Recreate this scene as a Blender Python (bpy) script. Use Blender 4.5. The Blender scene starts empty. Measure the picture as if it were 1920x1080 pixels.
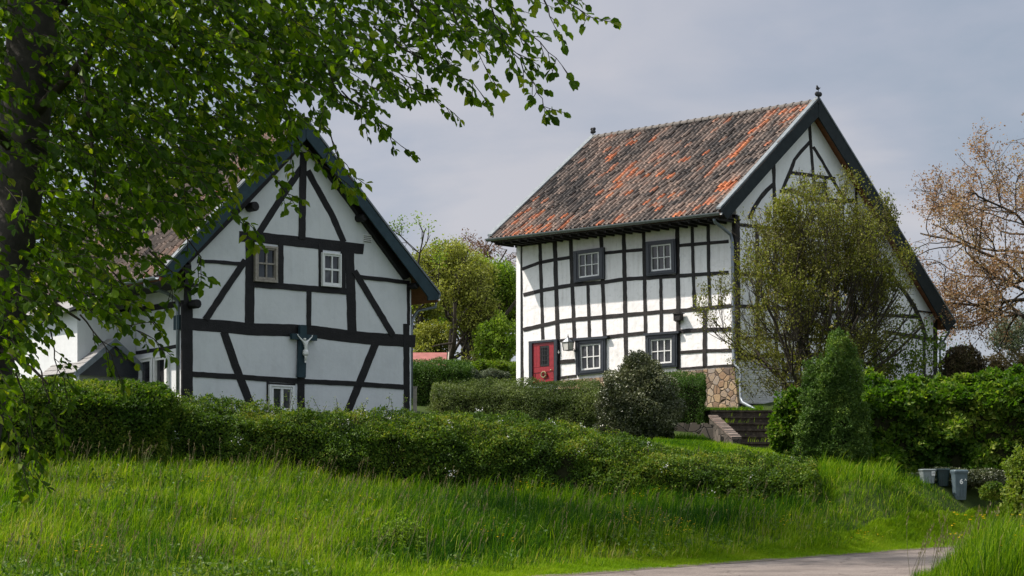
import bpy, bmesh, math, random
import numpy as np
from mathutils import Vector
random.seed(7)
RNG = np.random.default_rng(11)
SC = bpy.context.scene
COL = SC.collection
R = math.radians
# ------------------------------------------------------------------ camera model
F = 3300.0
O = np.array([0.0, 0.0, 1.7])
UP = np.array([0.0, 0.0, 1.0])
def ray(px, py): return np.array([(px-960)/F, 1.0, (900-py)/F])
def P(px, py, Y): return O + ray(px, py)*Y
def proj(p): return 960+F*p[0]/p[1], 900-F*(p[2]-1.7)/p[1]
def nrm(az):
    a = R(az); return np.array([math.sin(a), -math.cos(a), 0.0])
def wdir(az):
    a = R(az); return np.array([math.cos(a), math.sin(a), 0.0])
def unit(v):
    v = np.asarray(v, float); return v/max(1e-9, np.linalg.norm(v))
class Plane:
    def __init__(s, P0, n): s.P0 = np.asarray(P0, float); s.n = np.asarray(n, float)
    def at(s, px, py, off=0.0):
        d = ray(px, py); t = np.dot(s.P0+s.n*off-O, s.n)/np.dot(d, s.n); return O+d*t
def solve_px(A, d, px):
    k = (px-960)/F; return (k*A[1]-A[0])/(d[0]-k*d[1])
# ------------------------------------------------------------------ noise
def vnoise(p, scale=1.0, seed=0):
    p = np.asarray(p, float)*scale
    i = np.floor(p).astype(np.int64); f = p-i; f = f*f*(3-2*f)
    def h(a):
        n = (a[..., 0]*374761393 + a[..., 1]*668265263 + a[..., 2]*2147483647 + seed*974711) & 0x7fffffff
        n = ((n ^ (n >> 13))*1274126177) & 0x7fffffff
        return ((n ^ (n >> 16)) & 0xffff)/65535.0
    r = 0
    for dx in (0, 1):
        for dy in (0, 1):
            for dz in (0, 1):
                w = (f[..., 0] if dx else 1-f[..., 0])*(f[..., 1] if dy else 1-f[..., 1])*(f[..., 2] if dz else 1-f[..., 2])
                r = r + w*h(i+np.array([dx, dy, dz]))
    return r
def fbm(p, scale=1.0, seed=0, o=3):
    r = 0; a = .5; t = 0
    for k in range(o):
        r = r+a*vnoise(p, scale*2**k, seed+k); t += a; a *= .5
    return r/t
# ------------------------------------------------------------------ objects
WORG = {}
def tag(o, label=None, cat=None, group=None, kind=None):
    if label: o['label'] = label
    if cat: o['category'] = cat
    if group: o['group'] = group
    if kind: o['kind'] = kind
    return o
def empty(name, loc, label, cat, group=None):
    o = bpy.data.objects.new(name, None); COL.objects.link(o)
    o.location = Vector([float(x) for x in loc]); WORG[o.name] = np.asarray(loc, float)
    o.empty_display_size = .2
    return tag(o, label, cat, group)
def mesh_np(name, V, loops, counts, mat, parent=None, tint=None, smooth=False, org=None):
    V = np.asarray(V, np.float32)
    if parent is not None: og = WORG[parent.name]
    elif org is not None: og = np.asarray(org, float)
    else: og = np.zeros(3)
    V = V-og.astype(np.float32)
    me = bpy.data.meshes.new(name)
    me.vertices.add(len(V)); me.vertices.foreach_set('co', V.ravel())
    loops = np.asarray(loops, np.int32).ravel(); counts = np.asarray(counts, np.int32)
    me.loops.add(len(loops)); me.loops.foreach_set('vertex_index', loops)
    me.polygons.add(len(counts))
    st = np.concatenate([[0], np.cumsum(counts)[:-1]]).astype(np.int32)
    me.polygons.foreach_set('loop_start', st); me.polygons.foreach_set('loop_total', counts)
    me.polygons.foreach_set('use_smooth', np.full(len(counts), bool(smooth)))
    if tint is not None:
        a = me.attributes.new('tint', 'FLOAT', 'POINT'); a.data.foreach_set('value', np.asarray(tint, np.float32))
    me.update(calc_edges=True); me.validate()
    me.materials.append(mat)
    o = bpy.data.objects.new(name, me); COL.objects.link(o)
    WORG[o.name] = og
    if parent is not None: o.parent = parent
    else: o.location = Vector(og)
    return o
def mesh(name, V, Fc, mat, parent=None, tint=None, smooth=False, org=None):
    return mesh_np(name, V, [i for f in Fc for i in f], [len(f) for f in Fc], mat, parent, tint, smooth, org)
class MB:
    def __init__(s): s.V = []; s.F = []
    def add(s, V, Fc):
        b = len(s.V); s.V += [np.asarray(v, float) for v in V]; s.F += [[i+b for i in f] for f in Fc]; return s
    def hexa(s, a, b):      # a: four front verts, b: four back verts
        return s.add(list(a)+list(b), [[0,1,2,3],[7,6,5,4],[0,4,5,1],[1,5,6,2],[2,6,7,3],[3,7,4,0]])
    def box(s, c, ax, ay, az, hx, hy, hz):
        c = np.asarray(c, float); ax, ay, az = unit(ax)*hx, unit(ay)*hy, unit(az)*hz
        q = [(-1,-1),(1,-1),(1,1),(-1,1)]
        return s.hexa([c+ax*i+az*j-ay for i, j in q], [c+ax*i+az*j+ay for i, j in q])
    def tube(s, pts, r, n=8, caps=True):
        pts = [np.asarray(p, float) for p in pts]; m = len(pts)
        rs = r if hasattr(r, '__len__') else [r]*m
        b = len(s.V); pu = None
        for i, p in enumerate(pts):
            d = unit(pts[min(i+1, m-1)]-pts[max(i-1, 0)])
            if pu is None: pu = np.cross(d, [0.3, .9, .2] if abs(d[1]) < .8 else [1., 0, 0])
            u = unit(pu-d*np.dot(pu, d)); v = np.cross(d, u); pu = u
            for k in range(n):
                a = 2*math.pi*k/n; s.V.append(p+(u*math.cos(a)+v*math.sin(a))*rs[i])
        for i in range(m-1):
            for k in range(n):
                s.F.append([b+i*n+k, b+i*n+(k+1) % n, b+(i+1)*n+(k+1) % n, b+(i+1)*n+k])
        if caps:
            s.F.append([b+k for k in range(n)][::-1]); s.F.append([b+(m-1)*n+k for k in range(n)])
        return s
    def ball(s, c, r, n=10, m=7, sc=(1, 1, 1)):
        b = len(s.V); c = np.asarray(c, float)
        for i in range(m+1):
            t = math.pi*i/m
            for k in range(n):
                a = 2*math.pi*k/n
                s.V.append(c+r*np.array([math.sin(t)*math.cos(a)*sc[0], math.sin(t)*math.sin(a)*sc[1], math.cos(t)*sc[2]]))
        for i in range(m):
            for k in range(n): s.F.append([b+i*n+k, b+(i+1)*n+k, b+(i+1)*n+(k+1) % n, b+i*n+(k+1) % n])
        return s
    def build(s, name, mat, parent=None, smooth=False, org=None): return mesh(name, s.V, s.F, mat, parent, smooth=smooth, org=org)
# ------------------------------------------------------------------ materials
def newmat(name):
    m = bpy.data.materials.new(name); m.use_nodes = True
    nt = m.node_tree; nt.nodes.clear()
    return m, nt
def N(nt, t, **kw):
    n = nt.nodes.new(t)
    for k, v in kw.items(): setattr(n, k, v)
    return n
def ramp(nt, stops, interp='LINEAR'):
    n = N(nt, 'ShaderNodeValToRGB'); e = n.color_ramp; e.interpolation = interp
    while len(e.elements) > 1: e.elements.remove(e.elements[-1])
    e.elements[0].position = stops[0][0]; e.elements[0].color = (*stops[0][1], 1)
    for p, c in stops[1:]:
        x = e.elements.new(p); x.color = (*c, 1)
    return n
def surf(name, stops, scale=3.0, streak=0,  rough=.7, metal=0.0, bump=.0, bscale=30.0, spec=.5, detail=5, coat=0, attr=None, stretch=None, dist=.02):
    m, nt = newmat(name); L = nt.links.new
    out = N(nt, 'ShaderNodeOutputMaterial'); b = N(nt, 'ShaderNodeBsdfPrincipled')
    L(b.outputs[0], out.inputs[0])
    b.inputs['Roughness'].default_value = rough; b.inputs['Metallic'].default_value = metal
    b.inputs['Specular IOR Level'].default_value = spec; b.inputs['Coat Weight'].default_value = coat
    tc = N(nt, 'ShaderNodeTexCoord'); vec = tc.outputs['Object']
    if stretch:
        mp = N(nt, 'ShaderNodeMapping'); mp.inputs['Scale'].default_value = stretch; L(vec, mp.inputs[0]); vec = mp.outputs[0]
    nz = N(nt, 'ShaderNodeTexNoise'); nz.inputs['Scale'].default_value = scale; nz.inputs['Detail'].default_value = detail
    nz.inputs['Roughness'].default_value = .62
    L(vec, nz.inputs['Vector'])
    rp = ramp(nt, stops)
    if attr:
        at = N(nt, 'ShaderNodeAttribute', attribute_name=attr); L(at.outputs['Fac'], rp.inputs[0])
        mx = N(nt, 'ShaderNodeMix', data_type='RGBA', blend_type='MULTIPLY'); mx.inputs[0].default_value = .7
        r2 = ramp(nt, [(.25, (.55, .55, .55)), (.7, (1.1, 1.1, 1.1))]); L(nz.outputs[0], r2.inputs[0])
        L(rp.outputs[0], mx.inputs[6]); L(r2.outputs[0], mx.inputs[7]); L(mx.outputs[2], b.inputs['Base Color'])
    else:
        L(nz.outputs[0], rp.inputs[0])
        if streak:
            ms = N(nt, 'ShaderNodeMapping'); ms.inputs['Scale'].default_value = (3.2, 3.2, .28); L(tc.outputs['Object'], ms.inputs[0])
            n3 = N(nt, 'ShaderNodeTexNoise'); n3.inputs['Scale'].default_value = 1.6; n3.inputs['Detail'].default_value = 6; n3.inputs['Roughness'].default_value = .7; L(ms.outputs[0], n3.inputs[0])
            r3 = ramp(nt, [(.30, (1-streak*1.0, 1-streak*1.08, 1-streak*1.2)), (.52, (1, 1, 1))]); L(n3.outputs[0], r3.inputs[0])
            n4 = N(nt, 'ShaderNodeTexNoise'); n4.inputs['Scale'].default_value = 7; n4.inputs['Detail'].default_value = 8; L(tc.outputs['Object'], n4.inputs[0])
            r4 = ramp(nt, [(.30, (1-streak*.8,)*3), (.45, (1, 1, 1))]); L(n4.outputs[0], r4.inputs[0])
            m4 = N(nt, 'ShaderNodeMix', data_type='RGBA', blend_type='MULTIPLY'); m4.inputs[0].default_value = 1; L(r3.outputs[0], m4.inputs[6]); L(r4.outputs[0], m4.inputs[7])
            m5 = N(nt, 'ShaderNodeMix', data_type='RGBA', blend_type='MULTIPLY'); m5.inputs[0].default_value = 1; L(rp.outputs[0], m5.inputs[6]); L(m4.outputs[2], m5.inputs[7]); L(m5.outputs[2], b.inputs['Base Color'])
        else: L(rp.outputs[0], b.inputs['Base Color'])
    if bump:
        n2 = N(nt, 'ShaderNodeTexNoise'); n2.inputs['Scale'].default_value = bscale; n2.inputs['Detail'].default_value = 4
        L(vec, n2.inputs['Vector'])
        bp = N(nt, 'ShaderNodeBump'); bp.inputs['Strength'].default_value = bump; bp.inputs['Distance'].default_value = dist
        L(n2.outputs[0], bp.inputs['Height']); L(bp.outputs[0], b.inputs['Normal'])
    return m
def leafmat(name, stops, trans=.35, tcol=(1.5, 1.7, .6), rough=.55, spec=.2):
    m, nt = newmat(name); L = nt.links.new
    out = N(nt, 'ShaderNodeOutputMaterial'); b = N(nt, 'ShaderNodeBsdfPrincipled')
    b.inputs['Roughness'].default_value = rough; b.inputs['Specular IOR Level'].default_value = spec
    at = N(nt, 'ShaderNodeAttribute', attribute_name='tint'); rp = ramp(nt, stops); L(at.outputs['Fac'], rp.inputs[0])
    L(rp.outputs[0], b.inputs['Base Color'])
    tr = N(nt, 'ShaderNodeBsdfTranslucent')
    mx = N(nt, 'ShaderNodeMix', data_type='RGBA', blend_type='MULTIPLY'); mx.inputs[0].default_value = 1
    mx.inputs[7].default_value = (*tcol, 1); L(rp.outputs[0], mx.inputs[6]); L(mx.outputs[2], tr.inputs[0])
    ms = N(nt, 'ShaderNodeMixShader'); ms.inputs[0].default_value = trans
    L(b.outputs[0], ms.inputs[1]); L(tr.outputs[0], ms.inputs[2]); L(ms.outputs[0], out.inputs[0])
    return m
M = {}
M['plaster'] = surf('white_plaster', [(.25, (.80, .785, .775)), (.5, (.88, .865, .855)), (.75, (.91, .895, .885))], 1.3, rough=.85, bump=.45, bscale=4, spec=.2, dist=.06, streak=.13)
M['plaster_smooth'] = surf('white_limewash', [(.2, (.74, .74, .735)), (.5, (.84, .84, .835)), (.75, (.88, .88, .875))], .9, rough=.85, bump=.25, bscale=7, spec=.2, dist=.03, streak=.05)
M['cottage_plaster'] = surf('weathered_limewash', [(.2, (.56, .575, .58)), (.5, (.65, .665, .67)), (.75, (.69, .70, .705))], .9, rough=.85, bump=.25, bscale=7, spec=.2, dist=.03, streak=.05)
M['timber'] = surf('tarred_oak', [(.3, (.010, .009, .009)), (.55, (.020, .017, .016)), (.75, (.05, .040, .034))], 4, rough=.62, bump=.8, bscale=26, spec=.3)
M['black_timber'] = surf('black_tarred_oak', [(.3, (.006, .0055, .006)), (.55, (.011, .010, .011)), (.78, (.022, .019, .019))], 4, rough=.62, bump=.8, bscale=26, spec=.3)
M['boardL'] = surf('blue_green_board', [(.3, (.016, .036, .046)), (.7, (.028, .056, .07))], 4, rough=.6, bump=.1, spec=.25)
M['boardR'] = surf('dark_green_board', [(.3, (.012, .017, .019)), (.7, (.022, .030, .032))], 4, rough=.65, bump=.1, spec=.2)
M['zinc'] = surf('weathered_zinc', [(.3, (.15, .175, .20)), (.7, (.25, .28, .31))], 6, rough=.42, metal=.35)
M['gutter'] = surf('dark_zinc', [(.3, (.10, .12, .125)), (.7, (.19, .21, .22))], 8, rough=.4, metal=.3)
M['soffit'] = surf('brown_soffit', [(.3, (.17, .065, .03)), (.7, (.30, .12, .055))], 9, rough=.8)
M['white'] = surf('white_paint', [(.3, (.70, .70, .68)), (.7, (.82, .82, .80))], 8, rough=.45)
M['greywood'] = surf('weathered_frame', [(.3, (.22, .19, .155)), (.7, (.38, .34, .29))], 12, rough=.7, bump=.3)
M['darkframe'] = surf('blue_black_paint', [(.3, (.018, .022, .030)), (.7, (.032, .038, .048))], 8, rough=.4)
M['red'] = surf('red_door_paint', [(.3, (.21, .012, .018)), (.7, (.32, .022, .03))], 9, rough=.38)
M['iron'] = surf('black_iron', [(.3, (.012, .012, .013)), (.7, (.03, .03, .03))], 10, rough=.5, metal=.3)
M['brass'] = surf('old_brass', [(.3, (.35, .27, .15)), (.7, (.55, .45, .28))], 20, rough=.4, metal=.8)
M['bark'] = surf('grey_brown_bark', [(.3, (.025, .020, .014)), (.7, (.07, .056, .040))], 7, rough=.9, bump=.6, bscale=25)
M['beechbark'] = surf('beech_bark', [(.3, (.02, .017, .014)), (.55, (.045, .037, .031)), (.8, (.12, .095, .08))], 5, rough=.85, bump=.5, bscale=18)
M['twig'] = surf('brown_twigs', [(.3, (.02, .015, .010)), (.7, (.048, .037, .024))], 7, rough=.95)
M['slate'] = surf('grey_slate', [(.3, (.14, .135, .13)), (.7, (.26, .25, .24))], 9, rough=.6, bump=.3)
M['concrete'] = surf('mossy_step_stone', [(.3, (.025, .020, .014)), (.55, (.065, .050, .036)), (.8, (.16, .135, .085))], 6, rough=.95, bump=.6, bscale=20)
M['redroof'] = surf('red_sheet_roof', [(.3, (.20, .06, .05)), (.7, (.33, .11, .09))], 3, rough=.6)
M['statue'] = surf('white_statue_paint', [(.3, (.70, .70, .66)), (.7, (.80, .80, .77))], 8, rough=.5)
M['hedgecore'] = surf('dark_inner_twigs', [(.3, (.010, .012, .005)), (.7, (.028, .03, .012))], 9, rough=1, spec=.1)
M['post'] = surf('pale_post_wood', [(.3, (.26, .23, .18)), (.7, (.42, .38, .31))], 12, rough=.8)
M['binlight'] = surf('light_grey_plastic', [(.3, (.15, .18, .185)), (.7, (.22, .25, .255))], 7, rough=.5)
M['bindark'] = surf('dark_green_plastic', [(.3, (.006, .022, .024)), (.7, (.012, .034, .036))], 7, rough=.42)
M['binmid'] = surf('grey_blue_plastic', [(.3, (.055, .085, .10)), (.7, (.09, .125, .14))], 7, rough=.5)
M['rubber'] = surf('black_rubber', [(.3, (.012, .012, .012)), (.7, (.03, .03, .03))], 7, rough=.7)
M['tile'] = surf('clay_pantile', [(0, (.055, .048, .044)), (.25, (.145, .113, .094)), (.45, (.24, .175, .14)), (.6, (.30, .185, .135)), (.70, (.34, .15, .09)), (.86, (.44, .135, .058)), (1, (.52, .185, .08))], 9, rough=.75, bump=.25, attr='tint', spec=.3)
M['ridge'] = surf('ridge_tile_clay', [(.3, (.07, .062, .055)), (.7, (.15, .132, .115))], 6, rough=.8, bump=.2)
def glass_mat():
    m, nt = newmat('window_glass'); L = nt.links.new
    out = N(nt, 'ShaderNodeOutputMaterial'); b = N(nt, 'ShaderNodeBsdfPrincipled'); L(b.outputs[0], out.inputs[0])
    tc = N(nt, 'ShaderNodeTexCoord'); nz = N(nt, 'ShaderNodeTexNoise'); nz.inputs['Scale'].default_value = 1.7; L(tc.outputs['Object'], nz.inputs[0])
    rp = ramp(nt, [(.4, (.012, .012, .014)), (.62, (.045, .045, .05)), (.72, (.12, .12, .125))]); L(nz.outputs[0], rp.inputs[0])
    L(rp.outputs[0], b.inputs['Base Color']); b.inputs['Roughness'].default_value = .06
    bp = N(nt, 'ShaderNodeBump'); bp.inputs['Strength'].default_value = .08; L(nz.outputs[0], bp.inputs['Height']); L(bp.outputs[0], b.inputs['Normal'])
    return m
M['glass'] = glass_mat()
def stone_mat(name, scale, stops, mortar, edge=.06, stretch=None):
    m, nt = newmat(name); L = nt.links.new
    out = N(nt, 'ShaderNodeOutputMaterial'); b = N(nt, 'ShaderNodeBsdfPrincipled'); L(b.outputs[0], out.inputs[0]); b.inputs['Roughness'].default_value = .9
    tc = N(nt, 'ShaderNodeTexCoord'); mp = N(nt, 'ShaderNodeMapping'); L(tc.outputs['Object'], mp.inputs[0])
    if stretch: mp.inputs['Scale'].default_value = stretch
    v1 = N(nt, 'ShaderNodeTexVoronoi'); v1.inputs['Scale'].default_value = scale; L(mp.outputs[0], v1.inputs['Vector'])
    v2 = N(nt, 'ShaderNodeTexVoronoi', feature='DISTANCE_TO_EDGE'); v2.inputs['Scale'].default_value = scale; L(mp.outputs[0], v2.inputs['Vector'])
    sp = N(nt, 'ShaderNodeSeparateColor'); L(v1.outputs['Color'], sp.inputs[0])
    nz = N(nt, 'ShaderNodeTexNoise'); nz.inputs['Scale'].default_value = 14; L(tc.outputs['Object'], nz.inputs[0])
    ad = N(nt, 'ShaderNodeMath', operation='MULTIPLY_ADD'); ad.inputs[1].default_value = .35; L(nz.outputs[0], ad.inputs[0]); L(sp.outputs[0], ad.inputs[2])
    sb = N(nt, 'ShaderNodeMath', operation='SUBTRACT'); sb.inputs[1].default_value = .17; L(ad.outputs[0], sb.inputs[0])
    rp = ramp(nt, stops); L(sb.outputs[0], rp.inputs[0])
    er = ramp(nt, [(0, (0, 0, 0)), (edge, (1, 1, 1))]); L(v2.outputs['Distance'], er.inputs[0])
    mx = N(nt, 'ShaderNodeMix', data_type='RGBA'); L(er.outputs[0], mx.inputs[0]); mx.inputs[6].default_value = (*mortar, 1); L(rp.outputs[0], mx.inputs[7])
    L(mx.outputs[2], b.inputs['Base Color'])
    bp = N(nt, 'ShaderNodeBump'); bp.inputs['Strength'].default_value = .9; bp.inputs['Distance'].default_value = .05; L(er.outputs[0], bp.inputs['Height']); L(bp.outputs[0], b.inputs['Normal'])
    return m
M['stone'] = stone_mat('ochre_rubble_stone', 4.0, [(.0, (.12, .09, .07)), (.3, (.27, .17, .10)), (.5, (.37, .26, .15)), (.7, (.28, .24, .21)), (.85, (.42, .31, .19)), (1, (.22, .17, .14))], (.12, .085, .06), .09)
M['greystone'] = stone_mat('dark_garden_stone', 3.2, [(.0, (.035, .03, .022)), (.5, (.07, .058, .045)), (1, (.12, .10, .08))], (.03, .027, .02))
def brick_mat(name, d, c1, c2, mortar, sc=1.0):
    m, nt = newmat(name); L = nt.links.new
    out = N(nt, 'ShaderNodeOutputMaterial'); b = N(nt, 'ShaderNodeBsdfPrincipled'); L(b.outputs[0], out.inputs[0]); b.inputs['Roughness'].default_value = .85
    tc = N(nt, 'ShaderNodeTexCoord'); dt = N(nt, 'ShaderNodeVectorMath', operation='DOT_PRODUCT'); dt.inputs[1].default_value = tuple(d)
    L(tc.outputs['Object'], dt.inputs[0]); sx = N(nt, 'ShaderNodeSeparateXYZ'); L(tc.outputs['Object'], sx.inputs[0])
    cb = N(nt, 'ShaderNodeCombineXYZ'); L(dt.outputs['Value'], cb.inputs[0]); L(sx.outputs[2], cb.inputs[1])
    nz = N(nt, 'ShaderNodeTexNoise'); nz.inputs['Scale'].default_value = 3; L(tc.outputs['Object'], nz.inputs[0])
    mv = N(nt, 'ShaderNodeVectorMath', operation='MULTIPLY_ADD'); mv.inputs[1].default_value = (.06, .06, 0); L(nz.outputs['Color'], mv.inputs[0]); L(cb.outputs[0], mv.inputs[2])
    bk = N(nt, 'ShaderNodeTexBrick'); bk.inputs['Scale'].default_value = sc; bk.inputs['Color1'].default_value = (*c1, 1); bk.inputs['Color2'].default_value = (*c2, 1)
    bk.inputs['Mortar'].default_value = (*mortar, 1); bk.inputs['Brick Width'].default_value = .24; bk.inputs['Row Height'].default_value = .085; bk.inputs['Mortar Size'].default_value = .012
    L(mv.outputs[0], bk.inputs['Vector']); L(bk.outputs['Color'], b.inputs['Base Color'])
    inv = N(nt, 'ShaderNodeMath', operation='SUBTRACT'); inv.inputs[0].default_value = 1; L(bk.outputs['Fac'], inv.inputs[1])
    ad = N(nt, 'ShaderNodeMath', operation='ADD'); L(inv.outputs[0], ad.inputs[0]); L(nz.outputs[0], ad.inputs[1])
    bp = N(nt, 'ShaderNodeBump'); bp.inputs['Strength'].default_value = 1; bp.inputs['Distance'].default_value = .04; L(ad.outputs[0], bp.inputs['Height']); L(bp.outputs[0], b.inputs['Normal'])
    return m
# leaves
LM = {}
LM['beech'] = leafmat('beech_leaf', [(0, (.024, .058, .004)), (.5, (.064, .130, .006)), (.85, (.135, .22, .010)), (1, (.20, .25, .03))], .5, (2.0, 1.95, .3), .5, .2)
LM['beechhedge'] = leafmat('beech_hedge_leaf', [(0, (.026, .062, .005)), (.6, (.068, .125, .010)), (1, (.22, .25, .04))], .35, (1.5, 1.7, .5))
LM['haw'] = leafmat('hawthorn_leaf', [(0, (.026, .060, .007)), (.5, (.074, .140, .013)), (.80, (.155, .225, .022)), (1, (.22, .22, .035))], .3, (1.5, 1.5, .5))
LM['box'] = leafmat('boxwood_leaf', [(0, (.040, .066, .016)), (.6, (.11, .150, .042)), (1, (.20, .24, .09))], .25, (1.4, 1.5, .5))
LM['boxdark'] = leafmat('dark_boxwood_leaf', [(0, (.024, .062, .008)), (.7, (.068, .135, .018)), (1, (.15, .21, .04))], .25, (1.4, 1.5, .5))
LM['holly'] = leafmat('holly_leaf', [(0, (.030, .042, .015)), (.6, (.085, .10, .040)), (1, (.20, .21, .11))], .12, (1.2, 1.2, .5), .38, .45)
LM['conifer'] = leafmat('conifer_spray', [(0, (.030, .065, .010)), (.6, (.080, .145, .026)), (1, (.18, .245, .045))], .25, (1.3, 1.5, .6))
LM['maple'] = leafmat('maple_leaf', [(0, (.026, .065, .006)), (.6, (.075, .14, .010)), (1, (.20, .24, .04))], .38, (1.5, 1.8, .5))
LM['lime'] = leafmat('yellow_green_leaf', [(0, (.06, .11, .012)), (.6, (.12, .18, .02)), (1, (.20, .23, .04))], .4, (1.4, 1.5, .5))
LM['apple'] = leafmat('apple_leaf', [(0, (.085, .078, .025)), (.5, (.14, .148, .026)), (.85, (.22, .25, .03)), (1, (.27, .21, .08))], .3, (1.4, 1.5, .5))
LM['bronze'] = leafmat('bronze_leaf', [(0, (.20, .125, .07)), (.5, (.31, .20, .11)), (1, (.33, .28, .14))], .35, (1.4, 1.1, .7))
LM['rust'] = leafmat('rust_leaf', [(0, (.13, .07, .045)), (.6, (.21, .12, .08)), (1, (.20, .19, .07))], .3, (1.3, 1.2, .8))
LM['weed'] = leafmat('weed_leaf', [(0, (.035, .085, .008)), (.5, (.075, .14, .012)), (1, (.14, .19, .04))], .3, (1.4, 1.5, .5), .5, .25)
LM['olive'] = leafmat('olive_leaf', [(0, (.14, .16, .025)), (.6, (.25, .275, .05)), (1, (.33, .35, .09))], .3, (1.4, 1.4, .6))
LM['green'] = leafmat('fresh_green_leaf', [(0, (.08, .14, .014)), (.6, (.17, .25, .025)), (1, (.26, .32, .05))], .38, (1.5, 1.7, .5))
LM['grass'] = leafmat('meadow_grass', [(0, (.016, .058, .006)), (.2, (.042, .118, .007)), (.5, (.125, .215, .008)), (.8, (.19, .29, .010)), (.92, (.25, .30, .04)), (1, (.33, .30, .12))], .4, (1.35, 1.45, .3), .6, .06)
LM['verge'] = leafmat('verge_grass', [(0, (.095, .185, .006)), (.6, (.17, .27, .008)), (1, (.25, .31, .03))], .4, (1.3, 1.4, .3), .6, .08)
LM['straw'] = leafmat('straw_stalk', [(0, (.13, .11, .05)), (1, (.28, .23, .13))], .3, (1.3, 1.2, .8))
LM['yellow'] = leafmat('buttercup_petal', [(0, (.55, .36, .01)), (1, (.72, .50, .02))], .3, (1.2, 1.2, .6))
LM['whiteflower'] = leafmat('white_blossom', [(0, (.55, .56, .52)), (1, (.75, .75, .7))], .3, (1.1, 1.1, 1.1))
LM['greyleaf'] = leafmat('grey_green_leaf', [(0, (.06, .08, .045)), (.6, (.11, .14, .08)), (1, (.18, .20, .13))], .25, (1.3, 1.3, .9))
LM['brownleaf'] = leafmat('brown_red_leaf', [(0, (.03, .024, .012)), (.6, (.07, .05, .024)), (1, (.10, .10, .03))], .25, (1.3, 1.2, .8))
LM['tan'] = leafmat('tan_scrub_leaf', [(0, (.08, .065, .025)), (.6, (.14, .11, .045)), (1, (.17, .16, .05))], .3, (1.3, 1.2, .8))
# ------------------------------------------------------------------ terrain
ctrl = []
def cp(px, py, Y): ctrl.append(tuple(P(px, py+(30 if 40.5 < Y < 46.5 and px < 1600 else 0), Y)))
for a in ((0, 856, 41), (310, 850, 43), (600, 880, 44), (760, 892, 45), (900, 902, 45), (1200, 922, 45), (1530, 928, 44.5), (1770, 917, 49.5), (1830, 918, 49.5), (1640, 892, 46),
          (1900, 930, 47.5), (360, 782, 50), (768, 785, 55.8), (1385, 766, 66), (1180, 745, 70), (970, 722, 74), (900, 790, 59), (1050, 793, 60), (1200, 832, 55), (1330, 838, 53),
          (1410, 842, 56), (1330, 792, 60), (1420, 776, 62), (1757, 700, 73), (1690, 885, 50), (1560, 890, 50), (1600, 760, 62), (900, 695, 84), (100, 722, 56), (-200, 725, 58),
          (830, 765, 63), (1850, 725, 70), (1500, 700, 84), (300, 760, 50), (560, 800, 49), (1000, 830, 50), (1480, 870, 49)): cp(*a)
for X, Y, z in ((-30, 60, 4.5), (-30, 45, 2.4), (35, 60, 4), (35, 80, 6), (-30, 90, 7), (0, 110, 7.5), (-50, 120, 7.5), (50, 110, 7), (0, 160, 7), (80, 160, 6.5), (-80, 160, 7),
                (0, 31, -.2), (-14, 30, .6), (-12, 34, 1.0), (-6, 34, .6), (-6, 39, 1.25), (0, 38, .7), (5, 42, .65), (-20, 31, .9), (-30, 34, 1.4), (10, 46, 1.2), (16, 51, 1.5), (24, 58, 2.6), (35, 62, 3.5)):
    ctrl.append((X, Y, z))
CT = np.array(ctrl)
def tps_fit(C):
    n = len(C); d = np.linalg.norm(C[:, None, :2]-C[None, :, :2], axis=2)/30; K = np.where(d > 0, d*d*np.log(d+1e-12), 0)+np.eye(n)*2e-3
    A = np.zeros((n+3, n+3)); A[:n, :n] = K; Pm = np.c_[np.ones(n), C[:, :2]/30]; A[:n, n:] = Pm; A[n:, :n] = Pm.T
    return np.linalg.solve(A, np.r_[C[:, 2], 0, 0, 0])
TW = tps_fit(CT)
E0 = np.array([1.17, 31.3]); ED = np.array([.605, .796]); EN = np.array([.796, -.605])
ED /= np.linalg.norm(ED); EN = np.array([ED[1], -ED[0]])
def road_d(X, Y): return -((X-E0[0])*EN[0]+(Y-E0[1])*EN[1])     # >0 on the house side of the road
def gz(X, Y):
    X = np.asarray(X, float); Y = np.asarray(Y, float); sh = X.shape
    x = np.clip(X.ravel(), -90, 90); y = np.clip(Y.ravel(), 20, 170)
    d = np.sqrt((x[:, None]-CT[None, :, 0])**2+(y[:, None]-CT[None, :, 1])**2)/30
    K = np.where(d > 0, d*d*np.log(d+1e-12), 0)
    z = K@TW[:-3]+TW[-3]+TW[-2]*x/30+TW[-1]*y/30
    ux = (X.ravel()-7.0)*.990+(Y.ravel()-58.5)*.139; uy = (Y.ravel()-58.5)*.990-(X.ravel()-7.0)*.139
    z = z-1.1*np.clip((1.9-np.abs(ux-1.0))/.5, 0, 1)*np.clip((2.6-np.abs(uy+.3))/.5, 0, 1)
    far = np.clip((Y.ravel()-150)/200, 0, 1); z = z*(1-far)+3.0*far
    rd = road_d(X.ravel(), Y.ravel()); s = np.clip((rd-.1)/2.6, 0, 1); s = s*s*(3-2*s)
    z = np.maximum(z, .02)*s
    s2 = np.clip((-rd-5.0)/6, 0, 1); s2 = s2*s2*(3-2*s2); z = np.where(rd < 0, .35*s2, z)
    return z.reshape(sh)
def g1(X, Y): return float(gz(np.array([X]), np.array([Y]))[0])
def gpt(px, Y): X = (px-960)/F*Y; return np.array([X, Y, g1(X, Y)])
M['ground'] = surf('meadow_soil', [(.3, (.022, .035, .010)), (.55, (.04, .062, .014)), (.8, (.065, .085, .025))], .8, rough=1, bump=.5, bscale=6, spec=.1)
xs = np.unique(np.r_[np.linspace(-900, -60, 12), np.linspace(-60, -25, 15), np.linspace(-25, 30, 111), np.linspace(30, 60, 15), np.linspace(60, 900, 12)])
ys = np.unique(np.r_[np.linspace(-60, 14, 10), np.linspace(14, 80, 133), np.linspace(80, 170, 30), np.linspace(170, 2000, 14)])
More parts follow.
